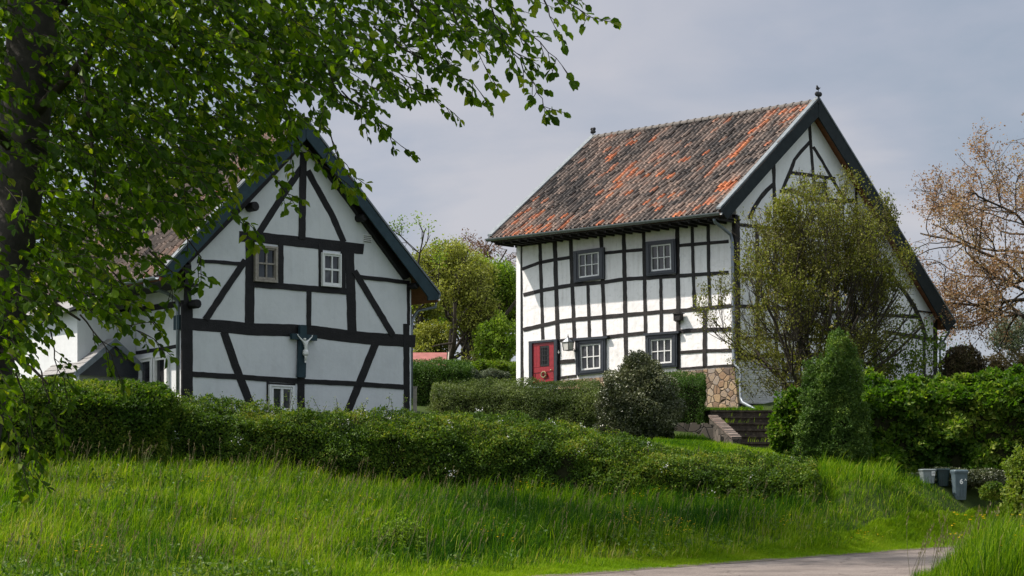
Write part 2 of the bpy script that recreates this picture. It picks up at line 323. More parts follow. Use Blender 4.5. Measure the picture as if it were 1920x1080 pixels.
GX, GY = np.meshgrid(xs, ys)
GZ = gz(GX, GY)
nx, ny = len(xs), len(ys)
ii = (np.arange(ny-1)[:, None]*nx+np.arange(nx-1)[None, :]).ravel()
q = np.stack([ii, ii+1, ii+1+nx, ii+nx], 1)
tag(mesh_np('ground', np.stack([GX.ravel(), GY.ravel(), GZ.ravel()], 1), q.ravel(), np.full(len(q), 4), M['ground'], smooth=True), kind='structure')
def road_mat():
    m, nt = newmat('worn_asphalt'); L = nt.links.new
    out = N(nt, 'ShaderNodeOutputMaterial'); b = N(nt, 'ShaderNodeBsdfPrincipled'); L(b.outputs[0], out.inputs[0]); b.inputs['Roughness'].default_value = .92; b.inputs['Specular IOR Level'].default_value = .25
    tc = N(nt, 'ShaderNodeTexCoord')
    def nz(sc, d=6):
        n = N(nt, 'ShaderNodeTexNoise'); n.inputs['Scale'].default_value = sc; n.inputs['Detail'].default_value = d; L(tc.outputs['Object'], n.inputs[0]); return n
    base = ramp(nt, [(.32, (.125, .103, .090)), (.5, (.165, .138, .120)), (.7, (.215, .182, .158))]); L(nz(.7, 9).outputs[0], base.inputs[0])
    grit = ramp(nt, [(.35, (.6, .6, .6)), (.5, (1, 1, 1)), (.68, (1.45, 1.42, 1.4))]); L(nz(45, 3).outputs[0], grit.inputs[0])
    m1 = N(nt, 'ShaderNodeMix', data_type='RGBA', blend_type='MULTIPLY'); m1.inputs[0].default_value = .8; L(base.outputs[0], m1.inputs[6]); L(grit.outputs[0], m1.inputs[7])
    wv = N(nt, 'ShaderNodeVectorMath', operation='MULTIPLY_ADD'); wv.inputs[1].default_value = (.5, .5, 0); L(nz(1.3).outputs['Color'], wv.inputs[0]); L(tc.outputs['Object'], wv.inputs[2])
    vo = N(nt, 'ShaderNodeTexVoronoi', feature='DISTANCE_TO_EDGE'); vo.inputs['Scale'].default_value = .42; L(wv.outputs[0], vo.inputs['Vector'])
    cr = ramp(nt, [(0, (.42, .40, .38)), (.012, (1, 1, 1))]); L(vo.outputs['Distance'], cr.inputs[0])
    m2 = N(nt, 'ShaderNodeMix', data_type='RGBA', blend_type='MULTIPLY'); m2.inputs[0].default_value = .75; L(m1.outputs[2], m2.inputs[6]); L(cr.outputs[0], m2.inputs[7])
    st = ramp(nt, [(.36, (.62, .62, .62)), (.47, (1, 1, 1))]); L(nz(.33, 5).outputs[0], st.inputs[0])
    m3 = N(nt, 'ShaderNodeMix', data_type='RGBA', blend_type='MULTIPLY'); m3.inputs[0].default_value = .55; L(m2.outputs[2], m3.inputs[6]); L(st.outputs[0], m3.inputs[7]); L(m3.outputs[2], b.inputs['Base Color'])
    bp = N(nt, 'ShaderNodeBump'); bp.inputs['Strength'].default_value = .6; bp.inputs['Distance'].default_value = .01; L(nz(90, 3).outputs[0], bp.inputs['Height']); L(bp.outputs[0], b.inputs['Normal'])
    return m
M['road'] = road_mat()
rv = []; rf = []
for k in range(61):
    t = -40+k*2.2
    bend = max(0, t-24)**2*.006
    c = E0+ED*t+EN*(-bend*0)
    w = .06*math.sin(t*1.7)+.05*math.sin(t*4.1)
    for e in (-.02+w*.5, 5.0):
        p = c+EN*e; rv.append((p[0], p[1], .014))
    if k: rf.append([2*k-2, 2*k-1, 2*k+1, 2*k])
tag(mesh('road', rv, rf, M['road']), kind='structure')
M['dirt'] = surf('verge_dirt', [(.3, (.05, .04, .028)), (.55, (.10, .08, .055)), (.8, (.16, .13, .10))], 3, rough=1, bump=.8, bscale=25)
rv = []; rf = []
for k in range(221):
    t = -40+k*.6; c = E0+ED*t; w = .10*math.sin(t*2.3)+.07*math.sin(t*5.7+1)+.05*math.sin(t*11.3)
    for e in (-.35, .05+max(-.04, w*.7)):
        p = c+EN*e; rv.append((p[0], p[1], .019+(.012 if e < 0 else 0)))
    if k: rf.append([2*k-2, 2*k-1, 2*k+1, 2*k])
tag(mesh('verge_soil', rv, rf, M['dirt']), kind='structure')
# ------------------------------------------------------------------ foliage primitives
def rand_unit(n):
    v = RNG.normal(size=(n, 3)); return v/np.linalg.norm(v, axis=1)[:, None]
def norm_rows(v): return v/np.maximum(1e-9, np.linalg.norm(v, axis=1))[:, None]
def leaves(name, pos, d, n, Ln, Wd, mat, parent, tint, fold=.2, simple=False, kind=None):
    """pos, d (long axis), n (blade normal) arrays; real leaf blades"""
    d = norm_rows(d); s = np.cross(d, n); bad = np.linalg.norm(s, axis=1) < 1e-4; s[bad] = [1, 0, 0]; s = norm_rows(s); n = np.cross(s, d)
    Ln = np.broadcast_to(np.asarray(Ln, float), (len(pos),))[:, None]; Wd = np.broadcast_to(np.asarray(Wd, float), (len(pos),))[:, None]*.5
    b = np.arange(len(pos))[:, None]
    if simple:
        V = np.stack([pos, pos+d*Ln*.45+s*Wd+n*Wd*fold, pos+d*Ln, pos+d*Ln*.45-s*Wd+n*Wd*fold], 1); k = 4
        q = b*4+np.array([[0, 1, 2, 3]]); cnt = np.full(len(pos), 4)
    else:
        V = np.stack([pos, pos+d*Ln*.28+s*Wd*.92+n*Wd*fold, pos+d*Ln*.68+s*Wd*.8+n*Wd*fold, pos+d*Ln-n*Ln*.12,
                      pos+d*Ln*.68-s*Wd*.8+n*Wd*fold, pos+d*Ln*.28-s*Wd*.92+n*Wd*fold], 1); k = 6
        q = np.concatenate([b*6+np.array([[0, 1, 2, 3]]), b*6+np.array([[0, 3, 4, 5]])], 1); cnt = np.full(2*len(pos), 4)
    o = mesh_np(name, V.reshape(-1, 3), q.ravel(), cnt, mat, parent, tint=np.repeat(np.clip(tint, 0, 1), k))
    if kind: o['kind'] = kind
    return o
def tubes(name, segs, mat, parent, n=5):
    p0 = np.array([s[0] for s in segs]); p1 = np.array([s[1] for s in segs]); r0 = np.array([s[2] for s in segs]); r1 = np.array([s[3] for s in segs])
    d = norm_rows(p1-p0); ref = np.where(np.abs(d[:, 2:3]) < .9, np.array([[0, 0, 1.]]), np.array([[1., 0, 0]]))
    u = norm_rows(np.cross(d, ref)); v = np.cross(d, u)
    a = np.arange(n)*2*math.pi/n; ca, sa = np.cos(a)[None, :, None], np.sin(a)[None, :, None]
    ring = u[:, None]*ca+v[:, None]*sa
    V = np.concatenate([p0[:, None]+ring*r0[:, None, None], p1[:, None]+ring*r1[:, None, None]], 1)
    b = np.arange(len(segs))[:, None, None]*2*n; k = np.arange(n)[None, :, None]; k2 = (k+1) % n
    q = np.concatenate([b+k, b+k2, b+n+k2, b+n+k], 2)
    return mesh_np(name, V.reshape(-1, 3), q.reshape(-1), np.full(len(segs)*n, 4), mat, parent, smooth=True)
def tintf(pos, seed=0, scale=1.2, rnd=.5):
    return np.clip((fbm(pos, scale, seed)-.5)*1.4+.45+RNG.normal(size=len(pos))*.28*rnd*1.6, 0, 1)
# hedge: swept profile with leafy skin round a twiggy core
def hedge(name, label, cat, st, mat, nleaf, size, th=1.5, rough=.18, group=None, seed=1, core=.34, part='foliage', simple=True, flowers=0, endcaps=True, upb=.0):
    """st: (px, Y, py_base, py_front_top, py_back_top)"""
    FB, FT, BT, BB = [], [], [], []
    for px, Y, pb, pf, pk in st:
        a = P(px, pb, Y); a[2] = min(a[2], g1(a[0], a[1]))-.1; f = np.array([a[0], a[1]+.12, P(px, pf, Y)[2]])
        px2 = px; k = P(px2, pk, Y+th); bb = k.copy(); bb[2] = min(g1(k[0], k[1]), k[2]-.4)-.1
        FB.append(a); FT.append(f); BT.append(k); BB.append(bb)
    rings = [np.array(x) for x in (FB, FT, BT, BB)]
    c = rings[0][len(st)//2].copy()
    root = empty(name, c, label, cat, group)
    # core
    mid = sum(rings)/4; V = []; Fc = []; m = len(st)
    for rr in rings:
        dv = mid-rr; L = np.linalg.norm(dv, axis=1)[:, None]; w = rr+dv/np.maximum(L, 1e-6)*np.minimum(core, L*.5)
        V += list(w)
    for i in range(m-1):
        for a, b in ((0, 1), (1, 2), (2, 3)): Fc.append([a*m+i, a*m+i+1, b*m+i+1, b*m+i])
    Fc += [[0, m, 2*m, 3*m], [m-1, 4*m-1, 3*m-1, 2*m-1]]
    mesh('branches', V, Fc, M['hedgecore'], root)
    # patches
    patches = []
    for i in range(m-1):
        for a, b, wt in ((0, 1, 1.0), (1, 2, 1.0), (2, 3, .35)):
            q4 = (rings[a][i], rings[a][i+1], rings[b][i+1], rings[b][i]); nn = np.cross(q4[1]-q4[0], q4[3]-q4[0]); ar = np.linalg.norm(nn)*wt
            patches.append((q4, nn, ar))
    if endcaps:
        for e, sg in ((0, -1), (m-1, 1)):
            q4 = (rings[0][e], rings[3][e], rings[2][e], rings[1][e]); nn = sg*np.cross(q4[1]-q4[0], q4[3]-q4[0]); patches.append((q4, nn, np.linalg.norm(nn)))
    ar = np.array([p[2] for p in patches]); ch = RNG.choice(len(patches), nleaf, p=ar/ar.sum())
    u, v = RNG.random(nleaf)[:, None], RNG.random(nleaf)[:, None]
    Q = np.array([p[0] for p in patches])[ch]; nn = norm_rows(np.array([p[1] for p in patches])[ch])
    # make normals point outward from mid axis
    cen = np.array(mid).mean(0)
    pos = Q[:, 0]*(1-u)*(1-v)+Q[:, 1]*u*(1-v)+Q[:, 2]*u*v+Q[:, 3]*(1-u)*v
    mc = np.stack([np.interp(pos[:, 0], mid[:, 0], mid[:, k]) for k in range(3)], 1) if mid[0, 0] < mid[-1, 0] else np.broadcast_to(cen, pos.shape)
    sg = np.sign(np.sum((pos-mc)*nn, 1))[:, None]; nn = nn*np.where(sg == 0, 1, sg)
    bump = (fbm(pos, 1.3, seed)-.5)*rough*3+(fbm(pos, 3.7, seed+5)-.5)*rough*1.6
    kind = np.array([0 if j % 3 == 0 else 1 if j % 3 == 1 else 2 for j in range(len(patches))])[ch] if True else 0
    hh = np.linalg.norm(Q[:, 3]-Q[:, 0], axis=1); isend = ch >= 3*(m-1)
    f0 = (kind == 0) & ~isend; f1 = (kind == 1) & ~isend
    pos[f0, 1] += .30*v[f0, 0]**5; pos[f1, 2] -= .22*(1-v[f1, 0])**7
    pos = pos+nn*(bump[:, None]-np.abs(RNG.normal(size=(nleaf, 1)))*.10)
    pos[:, 2] += upb*np.clip(nn[:, 2], 0, 1)*RNG.exponential(1, nleaf)
    d = norm_rows(rand_unit(nleaf)+nn*.5+np.array([0, 0, .15])); nm = norm_rows(nn*.7+UP*.3+rand_unit(nleaf)*.8)
    L = size*RNG.uniform(.6, 1.35, nleaf)
    leaves(part, pos, d, nm, L, L*.62, mat, root, tintf(pos, seed), simple=simple)
    if flowers:
        k = RNG.choice(nleaf, flowers); fp = np.repeat(pos[k]+nn[k]*.08, 14, 0); fp = fp+RNG.normal(size=fp.shape)*.07
        o = leaves('blossom', fp, rand_unit(len(fp)), rand_unit(len(fp)), .045, .045, LM['whiteflower'], root, RNG.random(len(fp)), simple=True, kind='stuff')
    return root
def blob(name, label, cat, c, r, mat, nleaf, size, seed=1, pw=2.0, rough=.16, base=None, group=None, core=.82, fall=.10, simple=True, tipup=0, part='foliage', wl=.62, lumps=()):
    """leafy shrub on a (super)ellipsoid; c centre, r radii"""
    c = np.asarray(c, float); r = np.asarray(r, float)
    bz = base if base is not None else g1(c[0], c[1])
    root = empty(name, (c[0], c[1], bz), label, cat, group)
    def sup(u):
        k = (np.abs(u)**pw).sum(1)**(-1/pw); return u*k[:, None]
    nu, nv = 20, 12; V = []; Fc = []
    for i in range(nv+1):
        for k in range(nu):
            t = math.pi*i/nv; a = 2*math.pi*k/nu; V.append((math.sin(t)*math.cos(a), math.sin(t)*math.sin(a), math.cos(t)))
    V = np.array(V); sV = sup(V+1e-6); V2 = c+sV*r*core*(1+(fbm(c+sV*r, 1.1, seed)-.5)[:, None]*rough*2)
    V2[:, 2] = np.maximum(V2[:, 2], bz-.15)
    for i in range(nv):
        for k in range(nu): Fc.append([i*nu+k, (i+1)*nu+k, (i+1)*nu+(k+1) % nu, i*nu+(k+1) % nu])
    mesh('branches', V2, Fc, M['hedgecore'], root)
    PS, NS = [], []
    for li, (ox, oy, oz, kx, ky, kz) in enumerate([(0, 0, 0, 1, 1, 1)]+list(lumps)):
        cc, rr = c+np.array([ox, oy, oz])*r, r*np.array([kx, ky, kz]); nl = int(nleaf*(1 if li == 0 else .5*(kx*kz+ky*kz+kx*ky)))
        u = rand_unit(nl); s = sup(u); p0 = cc+s*rr
        rad = 1+(fbm(p0, 1.0/max(.4, rr.mean()*.55), seed+li)-.5)*rough*3.2+(fbm(p0, 4/max(.4, rr.mean()), seed+3+li)-.5)*rough*2.0-np.abs(RNG.normal(size=nl))*fall
        pp = cc+s*rr*rad[:, None]; keep = pp[:, 2] > bz-.05; PS.append(pp[keep]); NS.append(norm_rows(s/rr)[keep])
    pos = np.concatenate(PS); nn = np.concatenate(NS); m = len(pos)
    d = norm_rows(rand_unit(m)*1.0+nn*.55+UP*(.1+tipup)); nm = norm_rows(nn*.6+UP*.35+rand_unit(m)*.8)
    L = size*RNG.uniform(.6, 1.4, m)
    leaves(part, pos, d, nm, L, L*wl, mat, root, tintf(pos, seed, 1.6), simple=simple)
    return root
# branching tree
def grow(p, d, L, r, lev, cf, segs, sites):
    n = cf['n'][lev]; st = L/n; mx = len(cf['n'])-1
    kids = cf['kids'][lev] if lev < mx else 0
    at = sorted(random.uniform(cf.get('start', .25) if lev else cf.get('start0', .3), 1.0)*n for _ in range(kids)); ai = 0
    for i in range(n):
        d = unit(d+np.array([random.gauss(0, 1), random.gauss(0, 1), random.gauss(0, 1)])*cf['wob'][lev]+UP*cf['trop'][lev])
        q = p+d*st; r2 = max(cf.get('rmin', .004), r*(1-.55*(1.0/n)*1.3))
        if cf.get('env') is not None and (lev > 0 or q[2] > cf.get('ztop', 1e9)):
            if not cf['env'](q): break
        if lev == 0 and q[2] > cf.get('ztop', 1e9)+.4: break
        segs.append((p, q, r, r2)); p, r = q, r2
        if lev == mx or (lev == mx-1 and i > n//3 and cf.get('dense')): sites.append((p.copy(), d.copy()))
        while ai < len(at) and at[ai] <= i+1:
            ai += 1
            a = unit(np.cross(d, rand_unit(1)[0])); ang = R(random.uniform(*cf['ang'][lev]))
            grow(p, unit(d*math.cos(ang)+a*math.sin(ang)), L*random.uniform(*cf['ratio'][lev]), r*random.uniform(.5, .7), lev+1, cf, segs, sites)
    if lev < mx: grow(p, d, L*cf.get('cont', .5), r*.8, lev+1, cf, segs, sites)
def tree(name, label, cat, base, d0, H, r, cf, mat, per, size, stems=1, spread=.35, group=None, jit=.08, wl=.55, seed=1, bark='bark', simple=True, droop=0, extra_segs=None, gap=0, gsc=.9):
    global RNG
    keep = RNG; RNG = np.random.default_rng(seed); random.seed(seed)
    root = empty(name, base, label, cat, group); segs, sites = [], []
    for k in range(stems):
        dd = unit(np.asarray(d0, float)+np.array([random.gauss(0, spread), random.gauss(0, spread), 0])) if stems > 1 else unit(d0)
        grow(np.asarray(base, float)-np.array([0, 0, .1]), dd, H*random.uniform(.85, 1.1) if stems > 1 else H, r, 0, cf, segs, sites)
    if extra_segs: segs += extra_segs
    big = [s for s in segs if s[2] > .035] or segs[:3]; small = [s for s in segs if s[2] <= .035]
    tubes('trunk', big, M[bark], root, 7)
    if small: tubes('twigs', small, M['twig'], root, 4)
    if not sites: RNG = keep; return root
    sp = np.array([s[0] for s in sites]); sd = np.array([s[1] for s in sites])
    if gap:
        kp = fbm(sp, gsc, seed) > gap; sp, sd = sp[kp], sd[kp]
    pos = np.repeat(sp, per, 0); dd = np.repeat(sd, per, 0); m = len(pos)
    pos = pos+RNG.normal(size=(m, 3))*jit; d = norm_rows(dd*.6+rand_unit(m)+UP*(-droop))
    L = size*RNG.uniform(.6, 1.35, m)
    leaves('foliage', pos, d, norm_rows(UP*.8+rand_unit(m)), L, L*wl, mat, root, tintf(pos, seed, .9), simple=simple)
    RNG = keep
    return root
def ellenv(c, r, seed=3, amp=.35, low=1.0):
    c = np.asarray(c, float); r = np.asarray(r, float)
    def f(p):
        v = (p-c)/r; v[2] = v[2]*low if v[2] < 0 else v[2]
        return np.linalg.norm(v) < 1+amp*(float(fbm(p[None]+50, .55, seed)[0])-.5)*2
    return f
# ================================================================== HOUSES
def resample(pts, step=9.0):
    pts = [np.asarray(p, float) for p in pts]; out = [pts[0]]
    for a, b in zip(pts[:-1], pts[1:]):
        n = max(1, int(np.linalg.norm(b-a)/step))
        for k in range(1, n+1): out.append(a+(b-a)*k/n)
    return out
BO = [0]
def beam(pl, pts, w, parent, mat=None, name='timber_beam', off=None, jit=.45, inw=.05, step=9.0, wend=None):
    """hewn timber set in wall plane pl, its centre line running through the given sight lines"""
    if off is None:
        BO[0] = (BO[0]+1) % 14; off = .010+.0020*BO[0]
    w = w-.9 if w > 5 else w
    rs = random.Random(int(pts[0][0]*7+pts[-1][1]*13))
    q = resample(pts, step); m = len(q); A, B = [], []
    for i, p in enumerate(q):
        d = q[min(i+1, m-1)]-q[max(i-1, 0)]; d = d/np.linalg.norm(d); nn = np.array([-d[1], d[0]])
        ww = w if wend is None else w+(wend-w)*i/(m-1)
        A.append(p+nn*(ww/2+rs.gauss(0, jit*.5))); B.append(p-nn*(ww/2+rs.gauss(0, jit*.5)))
    b = MB(); fa = [pl.at(*p, off) for p in A]; fb = [pl.at(*p, off) for p in B]; dn = pl.n*(off+inw)
    V = fa+fb+[p-dn for p in fa]+[p-dn for p in fb]; Fc = []
    for i in range(m-1):
        Fc += [[i, i+1, m+i+1, m+i], [i, 2*m+i, 2*m+i+1, i+1], [m+i, m+i+1, 3*m+i+1, 3*m+i]]
    Fc += [[0, m, 3*m, 2*m], [m-1, 3*m-1, 4*m-1, 2*m-1]]
    b.add(V, Fc); return b.build(name, mat or M['timber'], parent)
def bil(qd, u, v):
    a, b, c, d = [np.asarray(x, float) for x in qd]; return a*(1-u)*(1-v)+b*u*(1-v)+c*u*v+d*(1-u)*v
def slab(mb, pl, qd, u0, v0, u1, v1, f, bk):
    pts = [pl.at(*bil(qd, u, v), f) for u, v in ((u0, v0), (u1, v0), (u1, v1), (u0, v1))]
    return mb.hexa(pts, [p-pl.n*(f-bk) for p in pts])
def ring(mb, pl, qd, o, i, f, bk):
    (a, b, c, d), (e, g, h, k) = o, i
    oc = [(a, b), (c, b), (c, d), (a, d)]; ic = [(e, g), (h, g), (h, k), (e, k)]
    for s in range(4):
        t = (s+1) % 4; pts = [pl.at(*bil(qd, *x), f) for x in (oc[s], oc[t], ic[t], ic[s])]
        mb.hexa(pts, [p-pl.n*(f-bk) for p in pts])
def window(pl, qd, parent, frame='darkframe', sash='white', fu=.16, fv=.14, cols=3, rows=2, off=.11, bar=.026, sw=.036, name='window', hood=False):
    """qd: outer frame corners TL TR BR BL as sight lines on the wall"""
    b = MB(); ring(b, pl, qd, (0, 0, 1, 1), (fu, fv, 1-fu, 1-fv), off, -.05)
    if fu > .1: ring(b, pl, qd, (fu*.35, fv*.35, 1-fu*.35, 1-fv*.35), (fu*.62, fv*.62, 1-fu*.62, 1-fv*.62), off+.022, off-.02)
    if hood: slab(b, pl, qd, -.06, -.075, 1.06, -.003, off+.07, -.02)
    w = b.build(name, M[frame], parent)
    s = MB(); iu0, iv0, iu1, iv1 = fu+.004, fv+.004, 1-fu-.004, 1-fv-.004
    ring(s, pl, qd, (iu0, iv0, iu1, iv1), (iu0+sw, iv0+sw, iu1-sw, iv1-sw*1.25), off-.035, .004)
    du, dv = (iu1-iu0), (iv1-iv0)
    for k in range(1, cols):
        u = iu0+sw*.5+(du-sw)*k/cols; slab(s, pl, qd, u-bar/2, iv0+sw, u+bar/2, iv1-sw*1.25, off-.045, .006)
    for k in range(1, rows):
        v = iv0+sw*.5+(dv-sw*1.2)*k/rows; slab(s, pl, qd, iu0+sw, v-bar/2, iu1-sw, v+bar/2, off-.048, .007)
    s.build('sash', M[sash], w)
    g = MB(); slab(g, pl, qd, iu0+.01, iv0+.01, iu1-.01, iv1-.01, .018, -.03); g.build('pane', M['glass'], w)
    return w
def roof_tiles(name, A1, A2, E1, E2, cols, rows, parent, seed=1, lift=.02, hot_at=1.02):
    ns = 7; s = np.linspace(0, 1, ns)
    prof = .062*np.where(s < .45, np.sin(s/.45*math.pi), -.42*np.sin((s-.45)/.55*math.pi))
    nn = unit(np.cross(E1-A1, A2-A1)); nn = nn if nn[2] > 0 else -nn
    I, J = np.meshgrid(np.arange(cols), np.arange(rows), indexing='ij'); I, J = I.ravel(), J.ravel(); n = len(I)
    rg = np.random.default_rng(seed)
    sag = lambda u, v: .012*np.sin(u*9+v*3)+.018*np.sin(u*4.1+1)*np.sin(v*math.pi)+.02
    dj = rg.normal(size=(n, 1))*.012; rot = rg.normal(size=(n, 1))*.010
    def pt(u, v, h):
        b = A1*((1-u)*(1-v))[..., None]+A2*(u*(1-v))[..., None]+E2*(u*v)[..., None]+E1*((1-u)*v)[..., None]
        return b+nn*(h+sag(u, v))[..., None]
    U = (I[:, None]+s[None]*1.03)/cols
    rowsV = []
    for (dv, dh) in ((-.18, 0.0), (.5, .022), (1.0, .045), (1.0, .012)):
        v = np.clip((J[:, None]+dv+dj*3+rot*(s[None]-.5)*6)/rows, 0, 1.012)*np.ones((1, ns))
        rowsV.append(pt(U*np.ones((n, 1)), v, lift+prof[None]+dh*.5+dj))
    V = np.stack(rowsV, 1)          # n,4,ns,3
    b = np.arange(n)[:, None]*4*ns; q = []
    for a in range(3):
        for k in range(ns-1): q.append([a*ns+k, a*ns+k+1, (a+1)*ns+k+1, (a+1)*ns+k])
    q = np.array(q)[None]+b[:, :, None]
    c1 = vnoise(np.stack([I*.16, J*.075, I*0+seed], 1), 1, 5); c2 = vnoise(np.stack([I*.55, J*.16, I*0+9], 1), 1, 8)
    t = .10+rg.random(n)*.42+(c1-.5)*.5+(c2-.5)*.5
    hh = c1*.42+c2*.72+rg.random(n)*.42; hot = hh > hot_at; t = np.where(hot, np.clip(.60+(hh-hot_at)*2.2+rg.normal(size=n)*.12, .55, 1), np.clip(t, 0, .62))
    t = np.where(rg.random(n) < (.05 if hot_at < 1.2 else .004), rg.uniform(.62, .95, n), t)
    return mesh_np(name, V.reshape(-1, 3), q.ravel(), np.full(n*3*(ns-1), 4), M['tile'], parent, tint=np.repeat(t, 4*ns))
def poly_slab(pts, depthvec):
    m = len(pts); pts = [np.asarray(p, float) for p in pts]; b = MB()
    b.add(pts+[p+depthvec for p in pts], [list(range(m)), list(range(2*m-1, m-1, -1))]+[[i, m+i, m+(i+1) % m, (i+1) % m] for i in range(m)])
    return b
def strip_board(mb, pts_out, pts_in, dv):
    """board between two polylines given in 3-D, thickness vector dv"""
    m = len(pts_out); V = list(pts_out)+list(pts_in); V = V+[p+dv for p in V]; Fc = []
    for i in range(m-1):
        Fc += [[i, i+1, m+i+1, m+i], [2*m+i, 3*m+i, 3*m+i+1, 2*m+i+1], [i, 2*m+i, 2*m+i+1, i+1], [m+i, m+i+1, 3*m+i+1, 3*m+i]]
    Fc += [[0, m, 3*m, 2*m], [m-1, 3*m-1, 4*m-1, 2*m-1]]
    return mb.add(V, Fc)
class House: pass
def shell(name, label, cpx, cY, azf, azg, apex, eav, fav, v, Lr, gl, wlen, wall_mat, ztop_base, tilecols, rows, far=None, hot_at=1.02):
    h = House(); C = P(cpx, 900, cY); C[2] = 0; h.C = C
    nf, ng = nrm(azf), nrm(azg); df, dg = -wdir(azf), wdir(azg); h.df, h.dg, h.nf, h.ng = df, dg, nf, ng
    h.front = Plane(C, nf); h.gable = Plane(C, ng); h.verge = Plane(C+ng*v, ng)
    A1, E1, F1 = h.verge.at(*apex), h.verge.at(*eav), h.verge.at(*fav)
    A2, E2, F2 = A1+df*Lr, E1+df*Lr, F1+df*Lr
    if far: A2 = P(*far[0], A1[1]+df[1]*solve_px(A1, df, far[0][0])); E2 = P(*far[1], E1[1]+df[1]*solve_px(E1, df, far[1][0])); F2 = F1+(A2-A1)
    h.A1, h.A2, h.E1, h.E2, h.F1, h.F2 = A1, A2, E1, E2, F1, F2
    zb = ztop_base-1.2
    h.root = empty(name, (C[0]+dg[0]*gl/2+df[0]*wlen/2, C[1]+dg[1]*gl/2+df[1]*wlen/2, ztop_base), label, 'house')
    back = lambda X: X+df*(-(np.dot(X-C, ng))/np.dot(df, ng))
    Ag, Eg, Fg = back(A1), back(E1), back(F1)
    s = lambda X: np.dot((X-C)[:2], dg[:2])
    sA, sE, sF = s(Ag), s(Eg), s(Fg); low = .20
    zl = lambda t: (Ag[2]+(Eg[2]-Ag[2])*(t-sA)/(sE-sA) if t < sA else Ag[2]+(Fg[2]-Ag[2])*(t-sA)/(sF-sA))-low
    pt = lambda t, z: C+dg*t+np.array([0, 0, z])
    g = [pt(0, zb), pt(gl, zb), pt(gl, zl(gl)), pt(sA, Ag[2]-low), pt(0, zl(0))]
    poly_slab(g, -ng*.28).build('gable_wall', M[wall_mat[1]], h.root)
    poly_slab([p+df*wlen for p in g], ng*.28).build('gable_wall', M[wall_mat[1]], h.root)
    w = [C+np.array([0, 0, zb])+df*.07, C+df*wlen+np.array([0, 0, zb]), C+df*wlen+np.array([0, 0, zl(0)-.02]), C+df*.004+np.array([0, 0, zl(0)-.02])]
    poly_slab([p+nf*.003 for p in w], -nf*.25).build('wall', M[wall_mat[0]], h.root)
    cr = C+dg*gl; nb = -nf
    w = [cr+np.array([0, 0, zb])+df*.03, cr+df*wlen+np.array([0, 0, zb]), cr+df*wlen+np.array([0, 0, zl(gl)-.02]), cr+df*.03+np.array([0, 0, zl(gl)-.02])]
    poly_slab([p-dg*.003 for p in w], -dg*.25).build('wall', M[wall_mat[0]], h.root)
    h.zl, h.pt, h.sA = zl, pt, sA
    # roof: boarded slab under each slope, tiles, ridge
    for (Ea, Eb), k in (((E1, E2), 0), ((F1, F2), 1)):
        dn = np.array([0, 0, -.10]); ins = .06
        q = [A1+df*ins, A2-df*ins, Eb-df*ins, Ea+df*ins]
        poly_slab([p+np.array([0, 0, -.035]) for p in q], dn).build('roof_boarding', M['soffit'], h.root)
    t = roof_tiles('roof', A1, A2, E1, E2, tilecols, rows, h.root, seed=3, hot_at=hot_at)
    roof_tiles('roof', A1, A2, F1, F2, tilecols, int(rows*1.25), h.root, seed=4)
    rb = MB(); L = np.linalg.norm(A2-A1); n = int(L/.36); d = (A2-A1)/L; sd = unit(np.cross(d, UP))
    for i in range(n):
        a, b = A1+d*(L*i/n), A1+d*(L*(i+1)/n+.03); arc = [(math.cos(x), math.sin(x)) for x in np.linspace(-.15, math.pi+.15, 9)]
        for e, (p, r) in enumerate(((a, .145), (b, .125))): pass
        V = []
        for p, r in ((a, .150), (a+d*.07, .150), (a+d*.07, .128), (b, .122)): V += [p+sd*(c*r)+UP*(sn*r+.015) for c, sn in arc]
        rb.add(V, [[e*9+k, e*9+k+1, (e+1)*9+k+1, (e+1)*9+k] for e in range(3) for k in range(8)])
    rb.build('ridge_tiles', M['ridge'], t)
    return h
